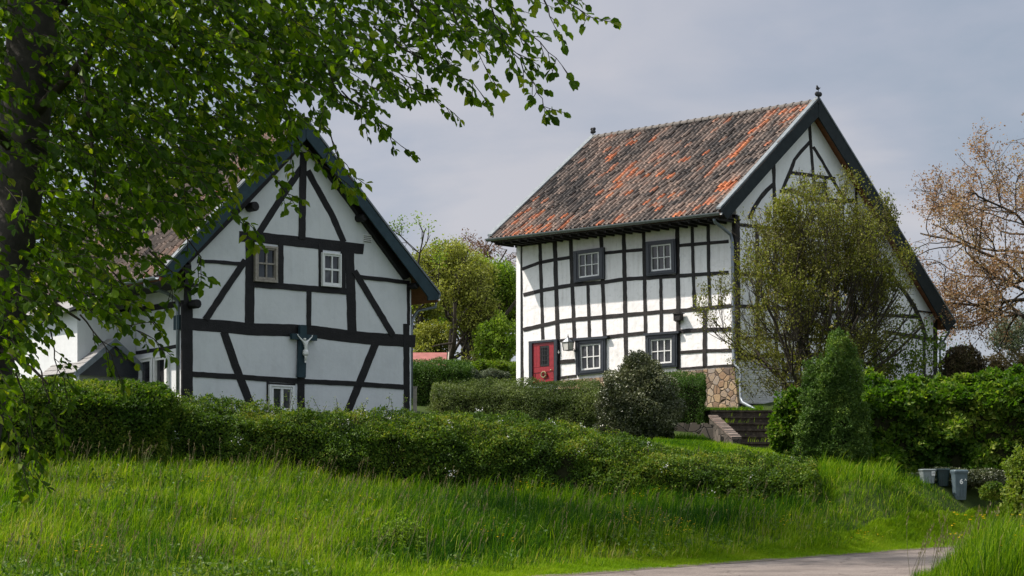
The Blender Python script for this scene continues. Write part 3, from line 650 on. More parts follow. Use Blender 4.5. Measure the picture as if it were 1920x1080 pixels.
# ---------------------------------------------------------------- right house
HR = shell('half_timbered_farmhouse', 'tall white farmhouse with dense black timber grid, orange-flecked tiled roof and red front door', 1380, 66, -43, 36,
           (1534.5, 192), (1353, 398), (1789, 611), .5, 11.4, 11.3, 11.24, ('plaster', 'plaster_smooth'), 5.6, 47, 25, far=((1112, 260), (918, 448)))
fr, gb, vg, rt = HR.front, HR.gable, HR.verge, HR.root
TB = lambda pts, w, **k: beam(fr, pts, w, rt, **k)
for pts, w in (([(974, 452), (975.5, 560), (977, 722)], 10), ([(1011.7, 444), (1015, 545), (1018, 640)], 7), ([(1039.5, 440), (1043, 550), (1046, 640), (1047, 720)], 8.5),
               ([(1069.3, 438), (1073, 540), (1077, 640)], 7.5), ([(1102, 533), (1105, 637)], 6.5), ([(1126.4, 430), (1130, 530), (1133.5, 637)], 7.5), ([(1168.7, 426), (1171, 530), (1174, 706)], 8),
               ([(1206, 422), (1208, 520), (1210, 628)], 7), ([(1238.6, 519), (1239.6, 625)], 6.5), ([(1269, 415), (1271, 560), (1271.6, 692)], 8), ([(1297, 412), (1299, 500), (1301.4, 580)], 6.2),
               ([(1327.4, 409), (1328, 500), (1330.6, 577)], 6.2), ([(1321, 577), (1320.6, 690)], 8), ([(1377, 402), (1376, 560), (1377, 690)], 10),
               # rails, from eave to sill
               ([(965, 459), (1100, 439), (1240, 424), (1370, 409)], 12),
               ([(978.5, 504.6), (994, 499), (1011, 492.4), (1040, 487), (1072, 482)], 7), ([(1131.6, 474.8), (1170, 471), (1209, 467.5)], 7), ([(1270, 461), (1300, 458), (1366, 452.6)], 7),
               ([(981, 553), (1014, 545), (1045, 539), (1073, 534), (1133, 529), (1171, 523.5), (1209, 521), (1274, 517), (1366, 511)], 8),
               ([(981, 618.5), (1016.5, 610), (1049, 602.6), (1076, 599), (1135.6, 594), (1211.5, 587), (1279, 582), (1372, 573)], 8.3),
               ([(1049, 639), (1078, 634.5)], 6), ([(1134, 632.5), (1172, 628), (1210, 624)], 7.5), ([(1271, 621.5), (1320, 618), (1374, 617)], 8.5),
               ([(1272, 661), (1320, 658), (1373, 656.5)], 7), ([(1050, 679), (1077, 676.3)], 8), ([(1046, 709), (1080, 704.5)], 5.5), ([(1269, 692), (1320, 688.5), (1378, 684.5)], 5.5)):
    TB(pts, w)
for q in ([(1074.7, 471), (1131.4, 463.5), (1132, 522.5), (1075.6, 530)], [(1210.4, 453.4), (1265.8, 447.7), (1267.5, 512.4), (1211.6, 518)]):
    window(fr, q, rt, fu=.155, fv=.12)
for q in ([(1078, 639), (1134.4, 634.5), (1134.4, 698.4), (1079.5, 704.4)], [(1209.4, 629.5), (1268.6, 625), (1268.6, 687.6), (1210.4, 692.4)]):
    window(fr, q, rt, fu=.16, fv=.13, hood=True)
# door with frame, iron grille, handle and hanging wreath
dq = [(991, 640), (1043.6, 635.6), (1043.8, 716), (991.5, 722)]
b = MB(); ring(b, fr, dq, (0, 0, 1, 1.0), (.115, .05, .90, .995), .13, -.05)
DR = b.build('door', M['darkframe'], rt)
b = MB(); slab(b, fr, dq, .118, .055, .897, .99, .05, -.03)
for u0, v0, u1, v1 in ((.118, .055, .897, .13), (.118, .13, .27, .62), (.27, .13, .40, .62), (.72, .13, .897, .62), (.118, .62, .897, .74), (.118, .915, .897, .97), (.118, .75, .22, .91), (.79, .75, .897, .91)):
    slab(b, fr, dq, u0+.003, v0+.003, u1-.003, v1-.003, .072 if v0 != .915 else .10, .04)
b.build('door_leaf', M['red'], DR)
b = MB(); slab(b, fr, dq, .44, .16, .70, .58, .062, .03); b.build('pane', M['glass'], DR)
b = MB(); ring(b, fr, dq, (.42, .14, .72, .60), (.46, .18, .68, .56), .085, .055)
for k in range(1, 4): slab(b, fr, dq, .46+.055*k-.008, .16, .46+.055*k+.008, .58, .088, .066)
for v in (.25, .36, .48): slab(b, fr, dq, .44, v-.006, .70, v+.006, .091, .066)
b.build('grille', M['iron'], DR)
b = MB(); c = fr.at(*bil(dq, .545, .80), .10); pts = [c+HR.df*-.12*math.cos(a)+UP*.12*math.sin(a) for a in np.linspace(0, 2*math.pi, 17)]
b.tube(pts, .03, 6, caps=False)
for a in np.linspace(0, 2*math.pi, 14): b.ball(c-HR.df*.12*math.cos(a)+UP*.12*math.sin(a)+fr.n*.03, .035, 6, 4)
b.build('wreath', M['brass'], DR)
b = MB(); k0 = fr.at(*bil(dq, .84, .715), .075); b.tube([k0, k0+fr.n*.07], .015, 6); b.ball(k0+fr.n*.08, .035, 8, 6); b.build('handle', M['brass'], DR)
def text_mesh(name, s, size, pos, xdir, ydir, mat, parent, ext=.002, bold=0):
    cu = bpy.data.curves.new(name, 'FONT'); cu.body = s; cu.size = size; cu.extrude = ext; cu.align_x = 'CENTER'; cu.align_y = 'CENTER'; cu.offset = bold
    o = bpy.data.objects.new(name, cu); COL.objects.link(o)
    me = bpy.data.meshes.new_from_object(o.evaluated_get(bpy.context.evaluated_depsgraph_get())); bpy.data.objects.remove(o)
    x, y = unit(xdir), unit(ydir); z = np.cross(x, y)
    co = np.empty(len(me.vertices)*3, np.float32); me.vertices.foreach_get('co', co); co = co.reshape(-1, 3)
    Vt = np.asarray(pos)+co[:, :1]*x+co[:, 1:2]*y+co[:, 2:3]*z
    return mesh(name, Vt, [list(p.vertices) for p in me.polygons], mat, parent)
xr = wdir(-43)
text_mesh('house_number', '6', .19, fr.at(1047, 660, .075), xr, UP, M['white'], rt, .006)
b = MB(); rs = random.Random(4)
for w0, n in ((1006.5, 4), (1016.5, 4), (1026, 2)):       # worn, unreadable painted letters on the lintel
    for k in range(n):
        px = w0+k*2.05; py = 639.8-(px-991)*.083
        for dx, dy, ww, hh in ((-.55, 0, .16, .75), (.45, 0, .16, .75), (0, rs.choice((-.6, 0, .6)), .45, .16)):
            p = [fr.at(px+dx+sx*ww, py+dy+sy*hh, .134) for sx, sy in ((-1, -1), (1, -1), (1, 1), (-1, 1))]; b.hexa(p, [x-fr.n*.006 for x in p])
b.build('lintel_lettering', M['white'], DR)
# wall box on the frame
b = MB(); q = [(1262.5, 589), (1274, 588), (1274, 600), (1262.8, 601.5)]; slab(b, fr, q, 0, 0, 1, 1, .30, .06); slab(b, fr, q, -.12, -.12, 1.12, 0, .34, .06); slab(b, fr, q, .2, 1, .8, 1.15, .22, .06)
b.build('beam_end', M['timber'], rt)
# plinth and whitewashed brick
q = [(1046, 713.5), (1376.5, 688.5), (1386.5, 790), (1046, 800)]; b = MB(); slab(b, fr, q, 0, 0, 1, 1, .05, -.1)
b.build('stone_plinth', M['stone'], rt)
M['wbrick'] = brick_mat('whitewashed_brick', HR.dg, (.74, .73, .72), (.84, .83, .82), (.66, .65, .64))
q = [(1386.5, 677), (1466, 671), (1466, 757), (1386.5, 756)]; b = MB(); slab(b, gb, q, 0, 0, 1, 1, .075, -.08); b.build('brick_base', M['wbrick'], rt)
q = [(1386.5, 757), (1466, 757.5), (1466, 790), (1386.5, 790)]; b = MB(); slab(b, gb, q, 0, 0, 1, 1, .12, -.08); b.build('tarred_footing', M['timber'], rt)
# gable timbers
GB = lambda pts, w, **k: beam(gb, pts, w, rt, **k)
for pts, w in (([(1518, 234), (1521, 280), (1524, 315), (1527, 372)], 6.3), ([(1519, 266), (1503, 283), (1490, 300), (1482.5, 320), (1473, 342), (1465, 362)], 7), ([(1525, 275), (1542, 302), (1557.5, 330), (1572, 355), (1585, 378)], 6),
               ([(1483, 323.5), (1525, 329), (1566, 335)], 7), ([(1450.7, 308), (1452, 352), (1454, 430)], 7), ([(1451, 345), (1438, 357), (1425, 372.5), (1414, 390), (1406, 410)], 8),
               ([(1463, 360), (1480, 357), (1495, 360), (1520, 372.5), (1560, 376), (1608, 377)], 9), ([(1605, 352), (1608, 420), (1610, 520)], 5.5), ([(1547, 336), (1550, 372)], 6),
               ([(1385, 421), (1454, 428), (1530, 437), (1640, 450)], 7), ([(1500, 372), (1500, 700)], 7), ([(1570, 378), (1572, 700)], 7), ([(1640, 440), (1642, 700)], 7), ([(1420, 424), (1422, 676)], 7), ([(1454, 430), (1456, 676)], 7),
               ([(1385, 514), (1500, 520), (1640, 532), (1680, 536)], 8), ([(1385, 574), (1500, 580), (1640, 590), (1720, 594)], 8), ([(1388, 632.6), (1430, 634), (1560, 637), (1660, 640)], 6),
               ([(1388, 671.5), (1440, 667), (1490, 664), (1620, 668)], 9), ([(1661, 500), (1675, 521), (1697, 548), (1714.6, 575), (1728, 605), (1736, 632)], 8), ([(1722, 583), (1748, 586.5)], 3.2),
               ([(1660, 622), (1696.5, 628), (1753, 637.5)], 8), ([(1754, 600), (1754.5, 720)], 8), ([(1733, 636), (1733.5, 720)], 6), ([(1600, 680), (1654, 684), (1690, 687)], 6), ([(1383, 404), (1384, 560), (1385, 677)], 9)):
    GB(pts, w)
window(gb, [(1527, 340), (1545, 341.5), (1545, 364), (1527, 363)], rt, fu=.14, fv=.12, cols=1, rows=1, sw=.12)
GB([(1468, 668), (1468, 760)], 7, name='door_post')
w = window(gb, [(1471, 681), (1503, 683), (1503, 719), (1471, 718)], rt, fu=.07, fv=.06, cols=2, rows=2, sw=.06)
b = MB(); slab(b, gb, [(1472, 719), (1502, 720), (1502, 770), (1472, 768)], 0, 0, 1, 1, .08, -.04); b.build('shutter_panel', M['red'], rt)
# bargeboards with lead capping
def barge(h, outer, inner, thick, mat, cap=None, capmat='gutter', far=True):
    b = MB(); o = [h.verge.at(*p) for p in outer]; i = [h.verge.at(*p) for p in inner]; strip_board(b, o, i, -h.ng*thick)
    x = b.build('bargeboard', mat, h.root)
    if cap is not None:
        b = MB(); o2 = [p+np.array([0, 0, .03])+h.ng*.02 for p in o]; up = cap
        o3 = [p+np.array([0, 0, .075])+up*0 for p in o2]
        strip_board(b, o3, o2, h.df*.20); b.build('verge_capping', M[capmat], x)
    return x
barge(HR, [(1534.5, 187), (1444, 289), (1350.5, 393)], [(1534.5, 219), (1449, 314), (1364, 411)], .06, M['boardR'], cap=HR.df)
barge(HR, [(1535.5, 186), (1611, 309), (1690, 439), (1792, 606)], [(1534.8, 219), (1600, 324), (1679, 453), (1777, 621)], .06, M['boardR'], cap=HR.df)
VP2 = Plane(HR.A2, HR.ng)
b = MB(); o = [HR.A2+UP*.10, HR.E2+UP*.12]; i = [HR.A2-UP*.16, HR.E2-UP*.12]; strip_board(b, o, i, HR.df*.08); strip_board(b, [p+UP*.08-HR.df*.14 for p in o], [p-HR.df*.14 for p in o], HR.df*.26)
b.build('verge_capping', M['gutter'], rt)
# soffit strip under the front eave and gutter
E1, E2 = HR.E1, HR.E2; de = unit(E2-E1)
b = MB(); inn = -HR.nf*1.35
strip_board(b, [E1+UP*-.10+de*.1, E2+UP*-.10-de*.05], [E1+UP*-.10+inn+de*.1, E2+UP*-.10+inn-de*.05], -UP*.05); b.build('eave_soffit', M['timber'], rt)
b = MB(); L = np.linalg.norm(E2-E1)
for k in range(26):
    c = E1+de*(L*(k+.5)/26)-HR.nf*.65-UP*.20; b.box(c, HR.nf, de, UP, .55, .045, .05)
b.build('rafter_ends', M['timber'], rt)
def gutter(h, a, b_, nout, r, name='gutter', mat='gutter'):
    b = MB(); d = unit(b_-a); arc = np.linspace(math.pi, 2*math.pi, 9); V = []
    prof = [(math.cos(t)*r, math.sin(t)*r) for t in arc]+[(math.cos(t)*r*.88, math.sin(t)*r*.88+.004) for t in arc[::-1]]
    m = len(prof)
    for p in (a, b_): V += [p+nout*(x)+UP*y for x, y in prof]
    b.add(V, [[k, (k+1) % m, m+(k+1) % m, m+k] for k in range(m)]+[list(range(m))[::-1], [m+k for k in range(m)]])
    return b.build(name, M[mat], h.root)
g = gutter(HR, E1+HR.nf*.08+UP*-.005-de*.02, E2+HR.nf*.08+UP*-.005+de*.08, HR.nf, .115)
b = MB(); b.tube([fr.at(1338.5, 410, 1.2), fr.at(1341, 417, 1.1), fr.at(1352, 425, .7), fr.at(1370, 440, .16), fr.at(1373, 452, .14), fr.at(1375.5, 676, .14), fr.at(1379, 684, .18), fr.at(1388, 693, .22), fr.at(1389, 745, .25), fr.at(1393, 755, .35), fr.at(1424, 772, 1.1), fr.at(1427, 778, 1.12)], .062, 10)
b.build('downpipe', M['zinc'], rt, smooth=True)
gf = unit(HR.F2-HR.F1); g = gutter(HR, HR.F1+HR.dg*.08-gf*.05, HR.F2+HR.dg*.08, HR.dg, .10)
b = MB(); f = HR.F1+HR.dg*.08; wz = gb.at(1759, 652, -.3); b.tube([f+gf*.3-UP*.08, f+gf*.3-UP*.25, wz+UP*.25+HR.dg*.3, wz+HR.dg*.12, wz+HR.dg*.12-UP*2.2], .05, 8); b.build('downpipe', M['zinc'], rt, smooth=True)
# finials
b = MB(); a = HR.A1+UP*.12; b.tube([a-UP*.15, a+UP*.12], .035, 8); sx = HR.dg
for sg in (-1, 1): b.ball(a+UP*.20+sx*.065*sg, .10, 10, 7, (1, .45, 1))
b.tube([a+UP*.24, a+UP*.37], .014, 6); b.ball(a+UP*.42-sx*.05, .075, 8, 6, (.9, .35, 1.0)); b.ball(a+UP*.50-sx*.075, .035, 8, 5); b.tube([a+UP*.40, a+UP*.42+sx*.06, a+UP*.48+sx*.10], [.03, .022, .008], 6)
b.build('finial', M['iron'], rt)
b = MB(); a = HR.A2+UP*.14; b.tube([a-UP*.1, a+UP*.1], .03, 6)
for k in range(4):
    t = math.pi/4+k*math.pi/2; b.ball(a+UP*(.21+.085*math.sin(t))+xr*.085*math.cos(t), .075, 8, 6, (1, .4, 1))
b.ball(a+UP*.21, .07, 8, 6); b.build('finial', M['iron'], rt)
# lantern
def lantern(pl, px, py, scale, label, out):
    c = pl.at(px, py, out); root = empty('lantern', c, label, 'lantern'); x, y = np.cross(UP, pl.n)*-1, pl.n
    x = unit(x); s = scale; b = MB()
    wt, wb, h0, h1 = .20*s, .155*s, .16*s, -.22*s
    top = [c+x*i*wt+y*j*wt+UP*h0 for i, j in ((-1, -1), (1, -1), (1, 1), (-1, 1))]; bot = [c+x*i*wb+y*j*wb+UP*h1 for i, j in ((-1, -1), (1, -1), (1, 1), (-1, 1))]
    for i in range(4):
        b.tube([top[i], bot[i]], .016*s, 4); b.tube([top[i], top[(i+1) % 4]], .018*s, 4); b.tube([bot[i], bot[(i+1) % 4]], .022*s, 4)
        b.tube([top[i], c+UP*(h0+.26*s)], .014*s, 4)
    b.ball(c+UP*(h0+.29*s), .035*s, 8, 5); b.tube([c+UP*(h0+.26*s), c+UP*(h0+.38*s)], .012*s, 5)
    b.tube([bot[0]-UP*.0, bot[0]-UP*.06*s-y*(out-.16*s)*.9, c-y*(out-.02)-UP*.10*s], .016*s, 5)
    b.build('frame', M['iron'], root)
    g = MB(); k = .93
    tt = [c+(p-c)*np.array([k, k, 1]) for p in top]; bb = [c+(p-c)*np.array([k, k, 1]) for p in bot]; g.hexa(bb, tt); g.build('pane', M['lampglass'], root)
    r = MB(); r.add(top+[c+UP*(h0+.26*s)], [[0, 1, 4], [1, 2, 4], [2, 3, 4], [3, 0, 4], [3, 2, 1, 0]]); r.build('lid', M['zinc'], root)
    b = MB(); b.tube([c-UP*.2*s, c-UP*.05*s], .025*s, 6); b.build('bulb', M['white'], root)
    return root
M['lampglass'] = surf('milky_lamp_glass', [(.3, (.55, .54, .50)), (.7, (.68, .67, .63))], 3, .2)
lantern(fr, 1065, 648, .86, 'square iron lantern with milky panes on the wall beside the red door', .34)
lantern(gb, 1766, 649, .62, 'small dark lantern under the low right eave of the tall farmhouse', .28)
# ---------------------------------------------------------------- left house
HL = shell('half_timbered_cottage', 'white cottage whose gable has broad black beams, two small windows and a wall crucifix', 358, 50, -50, 46,
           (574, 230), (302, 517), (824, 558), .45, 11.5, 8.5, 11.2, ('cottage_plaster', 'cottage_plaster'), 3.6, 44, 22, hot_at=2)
sd, lg, rl = HL.front, HL.gable, HL.root
LB = lambda pts, w, **k: beam(lg, pts, w, rl, mat=M['black_timber'], **k)
for pts, w, kw in (([(569.8, 285), (568, 370), (567, 448)], 13, {}), ([(567, 313), (540, 352), (512, 395), (485, 438)], 13, {}), ([(577, 320), (600, 362), (624, 406), (645, 454)], 12, {}),
                ([(449, 443), (480, 444), (520, 449), (570, 454), (620, 460), (682, 467)], 20.5, {}), ([(469.5, 450), (469, 530), (468, 608)], 18, {}), ([(655.5, 462), (658, 540), (660.5, 624)], 17.5, {}),
                ([(526.8, 455), (527, 532)], 10.5, {}), ([(601.5, 458), (602, 538)], 8.5, {}), ([(643.5, 464), (644.5, 545)], 9, {}), ([(476, 533), (520, 536), (580, 541), (652, 546.5)], 12.5, {}),
                ([(580, 543), (579.5, 612)], 9.5, {}), ([(370, 489.5), (410, 491), (460, 495.5)], 7.5, {}), ([(461, 488), (425, 540), (386, 599)], 12.5, {}), ([(665, 508), (700, 566), (737, 628)], 11.5, {}),
                ([(666, 518), (715, 523.5), (768, 530)], 8.2, {}), ([(354, 607), (420, 612), (475, 617.7), (540, 619), (590, 622), (640, 629), (690, 634.5), (779, 640)], 24, {}),
                ([(353, 497), (353, 575)], 13, {}), ([(351.5, 570), (351.5, 650), (351.5, 760)], 21, {}), ([(762, 607), (762.5, 690), (763, 800)], 12, {}), ([(766, 532), (766.5, 610)], 6, {}),
                ([(420, 622), (442, 686), (471, 760)], 15, {}), ([(704, 645), (682, 700), (648, 782)], 14.5, {}), ([(362, 701.4), (445, 706.7), (560, 714.5)], 11, {}), ([(571, 715.2), (660, 719), (757, 726)], 10, {}),
                ([(564.5, 630), (565, 700), (565, 790)], 14, {}), ([(502.5, 712), (503, 790)], 3.5, {}), ([(505, 718.5), (554, 721)], 3, {})):
    LB(pts, w, **kw)
# rafters along the verge, behind the boards
for pts in ([(572, 262), (460, 381), (352, 491)], [(573, 262), (655, 369), (766, 521)]):
    LB(pts, 11, name='verge_rafter', off=.16, jit=.2)
window(lg, [(479.4, 459), (521.7, 462.5), (521, 530), (479, 527)], rl, frame='greywood', sash='greywood', fu=.09, fv=.06, cols=2, rows=2, sw=.05, bar=.045)
window(lg, [(605.4, 472.5), (640.8, 476), (640.8, 539), (605.4, 536)], rl, frame='white', fu=.05, fv=.035, cols=2, rows=2, sw=.06, bar=.055)
window(lg, [(506, 720.8), (552.4, 723), (552.4, 775), (506, 772)], rl, frame='white', fu=.06, fv=.05, cols=2, rows=1, sw=.09, bar=.10)
b = MB(); qv = [(681.5, 439), (696.8, 440.5), (696.8, 455), (681.5, 453.5)]; slab(b, lg, qv, 0, 0, 1, 1, .02, -.02)
for k in range(4): slab(b, lg, qv, .05, .05+.24*k, .95, .17+.24*k, .045, .012)
vt = b.build('air_vent', M['white'], rl)
b = MB()
for k in range(4): slab(b, lg, qv, .05, .18+.24*k, .95, .26+.24*k, .026, .012)
b.build('slots', M['iron'], vt)
for px, py, r in ((466, 389, .14), (670.4, 409.6, .125), (768, 537, .10), (358, 571, .13)):
    b = MB(); c = lg.at(px, py, .0); b.tube([c-lg.n*.1, c+lg.n*.33, c+lg.n*.35], [r, r, r*.8], 10); b.build('purlin_end', M['black_timber'], rl)
barge(HL, [(573.5, 226), (440, 363), (299, 517)], [(573.5, 262), (440, 396), (322, 523)], .05, M['boardL'], cap=HL.df)
barge(HL, [(574.5, 226), (668, 349), (745, 451), (826, 555), (822, 562)], [(574.3, 258), (653, 356), (730, 458), (803, 556), (803, 563)], .05, M['boardL'], cap=HL.df)
de = unit(HL.E2-HL.E1); gutter(HL, HL.E1+HL.nf*.08-UP*.02+de*.1, HL.E2+HL.nf*.08-UP*.02, HL.nf, .085, mat='zinc')
b = MB(); strip_board(b, [HL.E1-UP*.12+de*.08, HL.E2-UP*.12], [HL.E1-UP*.12-HL.nf*1.4+de*.08, HL.E2-UP*.12-HL.nf*1.4], -UP*.05); b.build('eave_soffit', M['timber'], rl)
b = MB(); e0 = HL.E1+de*.75+HL.nf*.08-UP*.10; b.tube([e0, e0-UP*.12, sd.at(312, 549, .55), sd.at(331, 562, .2), sd.at(333.6, 572, .17), sd.at(333.6, 740, .17)], .055, 9); b.build('downpipe', M['zinc'], rl, smooth=True)
gd = unit(HL.F2-HL.F1); gutter(HL, HL.F1+HL.dg*.06+gd*.1-UP*.02, HL.F2+HL.dg*.06-UP*.02, HL.dg, .075)
b = MB(); f = HL.F1+HL.dg*.05+gd*.25-UP*.08; wz = lg.at(769, 600, -.3); b.tube([f, f-UP*.2, wz+HL.dg*.35+UP*.32, wz+HL.dg*.1+UP*.02, wz+HL.dg*.06-UP*.3, wz+HL.dg*.06-UP*2.5], .05, 9); b.build('downpipe', M['zinc'], rl, smooth=True)
b = MB(); slab(b, sd, [(325, 592), (336, 590), (336, 617), (325, 619)], 0, 0, 1, 1, .22, 0); b.build('pipe_bracket', M['boardL'], rl)
SB = lambda pts, w, **k: beam(sd, pts, w, rl, mat=M['black_timber'], **k)
for pts, w in (([(249, 581.6), (300, 575), (345, 568)], 12), ([(237, 540), (237, 640), (237, 790)], 10), ([(240, 664), (290, 656.5), (335, 648.5)], 8), ([(180, 540), (180, 760)], 9), ([(120, 600), (240, 583)], 10), ([(348, 500), (348.5, 780)], 6)): SB(pts, w)
window(sd, [(259, 672), (285, 667.5), (285, 735), (259, 739)], rl, frame='white', fu=.09, fv=.04, cols=1, rows=1, sw=.08)
window(sd, [(287, 668.5), (312, 664.5), (312, 731), (287, 735)], rl, frame='white', fu=.09, fv=.04, cols=1, rows=1, sw=.08)
# annex wing and slated porch on the lane side
an = Plane(sd.at(145, 640, 1.9), HL.nf)
zb = 3.2
a0, a1 = an.at(145, 640), an.at(-120, 640); zt = an.at(100, 590)[2]
a0, a1 = np.array([a0[0], a0[1], 0]), np.array([a1[0], a1[1], 0])
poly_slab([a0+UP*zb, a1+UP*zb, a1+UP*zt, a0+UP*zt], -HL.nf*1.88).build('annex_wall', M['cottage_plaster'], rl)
poly_slab([a0+UP*(zt-.05)+HL.nf*.35-HL.df*.2, a1+UP*(zt-.05)+HL.nf*.35, a1+UP*(zt+.95)-HL.nf*1.86, a0+UP*(zt+.95)-HL.nf*1.86-HL.df*.2], UP*.09).build('annex_roof', M['slate'], rl)
pg = Plane(sd.at(214, 637, 1.0), HL.ng)
rg_, el = pg.at(216, 637), pg.at(140, 700.5); hor = rg_-el; er = el+HL.dg*(2*np.dot(hor, HL.dg)); er[2] = el[2]
Lp = HL.df*2.3
pr = MB()
ny_ = 7
def roofside(mb, a, b_, L, n=7):
    nn = unit(np.cross(b_-a, L)); nn = nn if nn[2] > 0 else -nn
    for k in range(n):
        p, q2 = a+(b_-a)*(k/n), a+(b_-a)*((k+1.12)/n)
        f = [p+nn*.05, p+L+nn*.05, q2+L+nn*.035, q2+nn*.035]; mb.hexa([f[0]-nn*.03, f[1]-nn*.03, f[2]-nn*.015+nn*.0, f[3]-nn*.015], f)
roofside(pr, el, rg_, Lp); roofside(pr, er, rg_, Lp)
po = pr.build('porch_roof', M['slate'], rl)
b = MB(); strip_board(b, [el+UP*.05+HL.ng*.03, rg_+UP*.05+HL.ng*.03, er+UP*.05+HL.ng*.03], [el-UP*.14+HL.ng*.03, rg_-UP*.16+HL.ng*.03, er-UP*.14+HL.ng*.03], -HL.ng*.05); b.build('bargeboard', M['zinc'], po)
b = MB(); zlow = el[2]-2.4
for p in (el+HL.dg*.12, er-HL.dg*.12, el+HL.dg*.12+Lp*.9, el+HL.dg*.12+Lp*.45): b.box(np.array([p[0], p[1], (p[2]+zlow)/2])-HL.ng*.1, HL.dg, HL.ng, UP, .06, .06, (el[2]-zlow)/2)
b.build('porch_post', M['white'], rl)
b = MB(); pc = (el+er)/2-HL.ng*.15
b.add([el+HL.dg*.1-HL.ng*.1-UP*.03, er-HL.dg*.1-HL.ng*.1-UP*.03, rg_-HL.ng*.1-UP*.1], [[0, 1, 2]]); b.add([x+Lp*.96 for x in (el+HL.dg*.1-UP*1.0, er-HL.dg*.1-UP*1.0, er-UP*.05, rg_-UP*.1, el+HL.dg*.1-UP*.05)], [[0, 1, 2, 3, 4]])
b.build('porch_panel', M['darkframe'], rl)
# crucifix on the gable
cr = empty('crucifix', lg.at(566, 706, .1), 'dark green wooden cross with a white figure on the cottage gable', 'crucifix')
cp_ = Plane(HL.C+HL.ng*.10, HL.ng)
b = MB(); slab(b, cp_, [(563.5, 609), (575.5, 610), (573.6, 708), (559.8, 707)], 0, 0, 1, 1, .05, -.05); slab(b, cp_, [(548, 625), (594.8, 628.5), (594.8, 639), (548, 636)], 0, 0, 1, 1, .056, -.045)
b.build('cross', M['boardL'], cr)
def skin_figure(name, verts, edges, mat, parent, sub=2):
    me = bpy.data.meshes.new(name); og = WORG[parent.name]
    me.from_pydata([tuple(np.asarray(v[0])-og) for v in verts], edges, []); o = bpy.data.objects.new(name, me); COL.objects.link(o)
    o.modifiers.new('s', 'SKIN'); sm = o.modifiers.new('d', 'SUBSURF'); sm.levels = sub; sm.render_levels = sub
    for i, v in enumerate(verts): me.skin_vertices[0].data[i].radius = (v[1], v[2] if len(v) > 2 else v[1])
    me.skin_vertices[0].data[0].use_root = True
    bpy.context.view_layer.update()
    m2 = bpy.data.meshes.new_from_object(o.evaluated_get(bpy.context.evaluated_depsgraph_get())); bpy.data.objects.remove(o)
    for p in m2.polygons: p.use_smooth = True
    m2.materials.clear(); m2.materials.append(mat)
    o = bpy.data.objects.new(name, m2); COL.objects.link(o); o.parent = parent; WORG[o.name] = og; return o
def fg(px, py, off): return cp_.at(px, py, off)
vs = [(fg(573.2, 659, .13), .058, .045), (fg(573.6, 653, .14), .052, .04), (fg(573.3, 647, .145), .066, .048), (fg(572.6, 641.5, .14), .06, .04), (fg(572.3, 639, .15), .026),
      (fg(571.6, 636, .17), .045, .05), (fg(571.4, 633.6, .165), .042, .045),
      (fg(569, 640.5, .135), .03), (fg(563.5, 634.5, .10), .023), (fg(559, 629.8, .08), .016), (fg(558.2, 628.6, .08), .018),
      (fg(576, 640.8, .135), .03), (fg(581, 635.6, .10), .023), (fg(585, 631.6, .08), .016), (fg(585.6, 630.6, .08), .018),
      (fg(571.8, 662, .13), .04), (fg(572.8, 670, .17), .03), (fg(572.2, 677, .10), .021), (fg(571.8, 680, .12), .02),
      (fg(575, 662, .13), .04), (fg(574, 670.5, .16), .03), (fg(573, 677.3, .12), .021), (fg(572.8, 680.5, .14), .02)]
ed = [(0, 1), (1, 2), (2, 3), (3, 4), (4, 5), (5, 6), (3, 7), (7, 8), (8, 9), (9, 10), (3, 11), (11, 12), (12, 13), (13, 14), (0, 15), (15, 16), (16, 17), (17, 18), (0, 19), (19, 20), (20, 21), (21, 22)]
for w_, (hx, hy) in ((10, (558.2, 628.6)), (14, (585.6, 630.6))):
    for k in range(5):
        vs.append((fg(hx+(k-2)*.45, hy-2.0-(.4 if k in (1, 2, 3) else 0), .085), .0055)); ed.append((w_, len(vs)-1))
skin_figure('figure', vs, ed, M['statue'], cr)
b = MB(); pts = []
for k, (py, r) in enumerate(((656.5, .072), (659, .085), (663, .09), (666.5, .08))): pts.append((fg(573.1, py, .135), r))
b.tube([p for p, r in pts], [r for p, r in pts], 10); b.ball(fg(570.2, 661.5, .14), .05, 8, 6, (.6, .6, 1.5)); b.build('loincloth', M['statue'], cr, smooth=True)
# red-roofed shed between the houses
c = gpt(800, 80); zr = P(800, 661, 80)[2]; zev = P(800, 676, 80)[2]
sh = empty('garden_shed', c, 'low shed with a dull red roof beyond the clipped hedge', 'shed')
l0, l1 = P(752, 668, 80), P(838, 664, 80); l0[2] = l1[2] = P(840, 661, 80)[2]; sdv = np.array([1.6, -1.3, -.75]); sdb = np.array([1.1, .9, -.75])
e0, e1 = l0+np.array([0, -1.3, -.75]), l1+np.array([0, -1.3, -.75])
poly_slab([l0, l1, e1, e0], -UP*.06).build('roof', M['redroof'], sh); poly_slab([l0, l1, l1+np.array([0, 1.3, -.75]), l0+np.array([0, 1.3, -.75])], -UP*.06).build('roof', M['redroof'], sh)
b = MB(); x0, x1 = l0[0]+.1, l1[0]-.1
b.hexa([(x0, l0[1]-1.1, c[2]-.3), (x1, l0[1]-1.1, c[2]-.3), (x1, l0[1]-1.1, l0[2]-.75), (x0, l0[1]-1.1, l0[2]-.75)], [(x0, l0[1]+1.1, c[2]-.3), (x1, l0[1]+1.1, c[2]-.3), (x1, l0[1]+1.1, l0[2]-.75), (x0, l0[1]+1.1, l0[2]-.75)])
b.add([(x1, l0[1]-1.1, l0[2]-.75), (x1, l0[1]+1.1, l0[2]-.75), (x1, l0[1], l0[2]-.1)], [[0, 1, 2]]); b.build('wall', M['post'], sh)
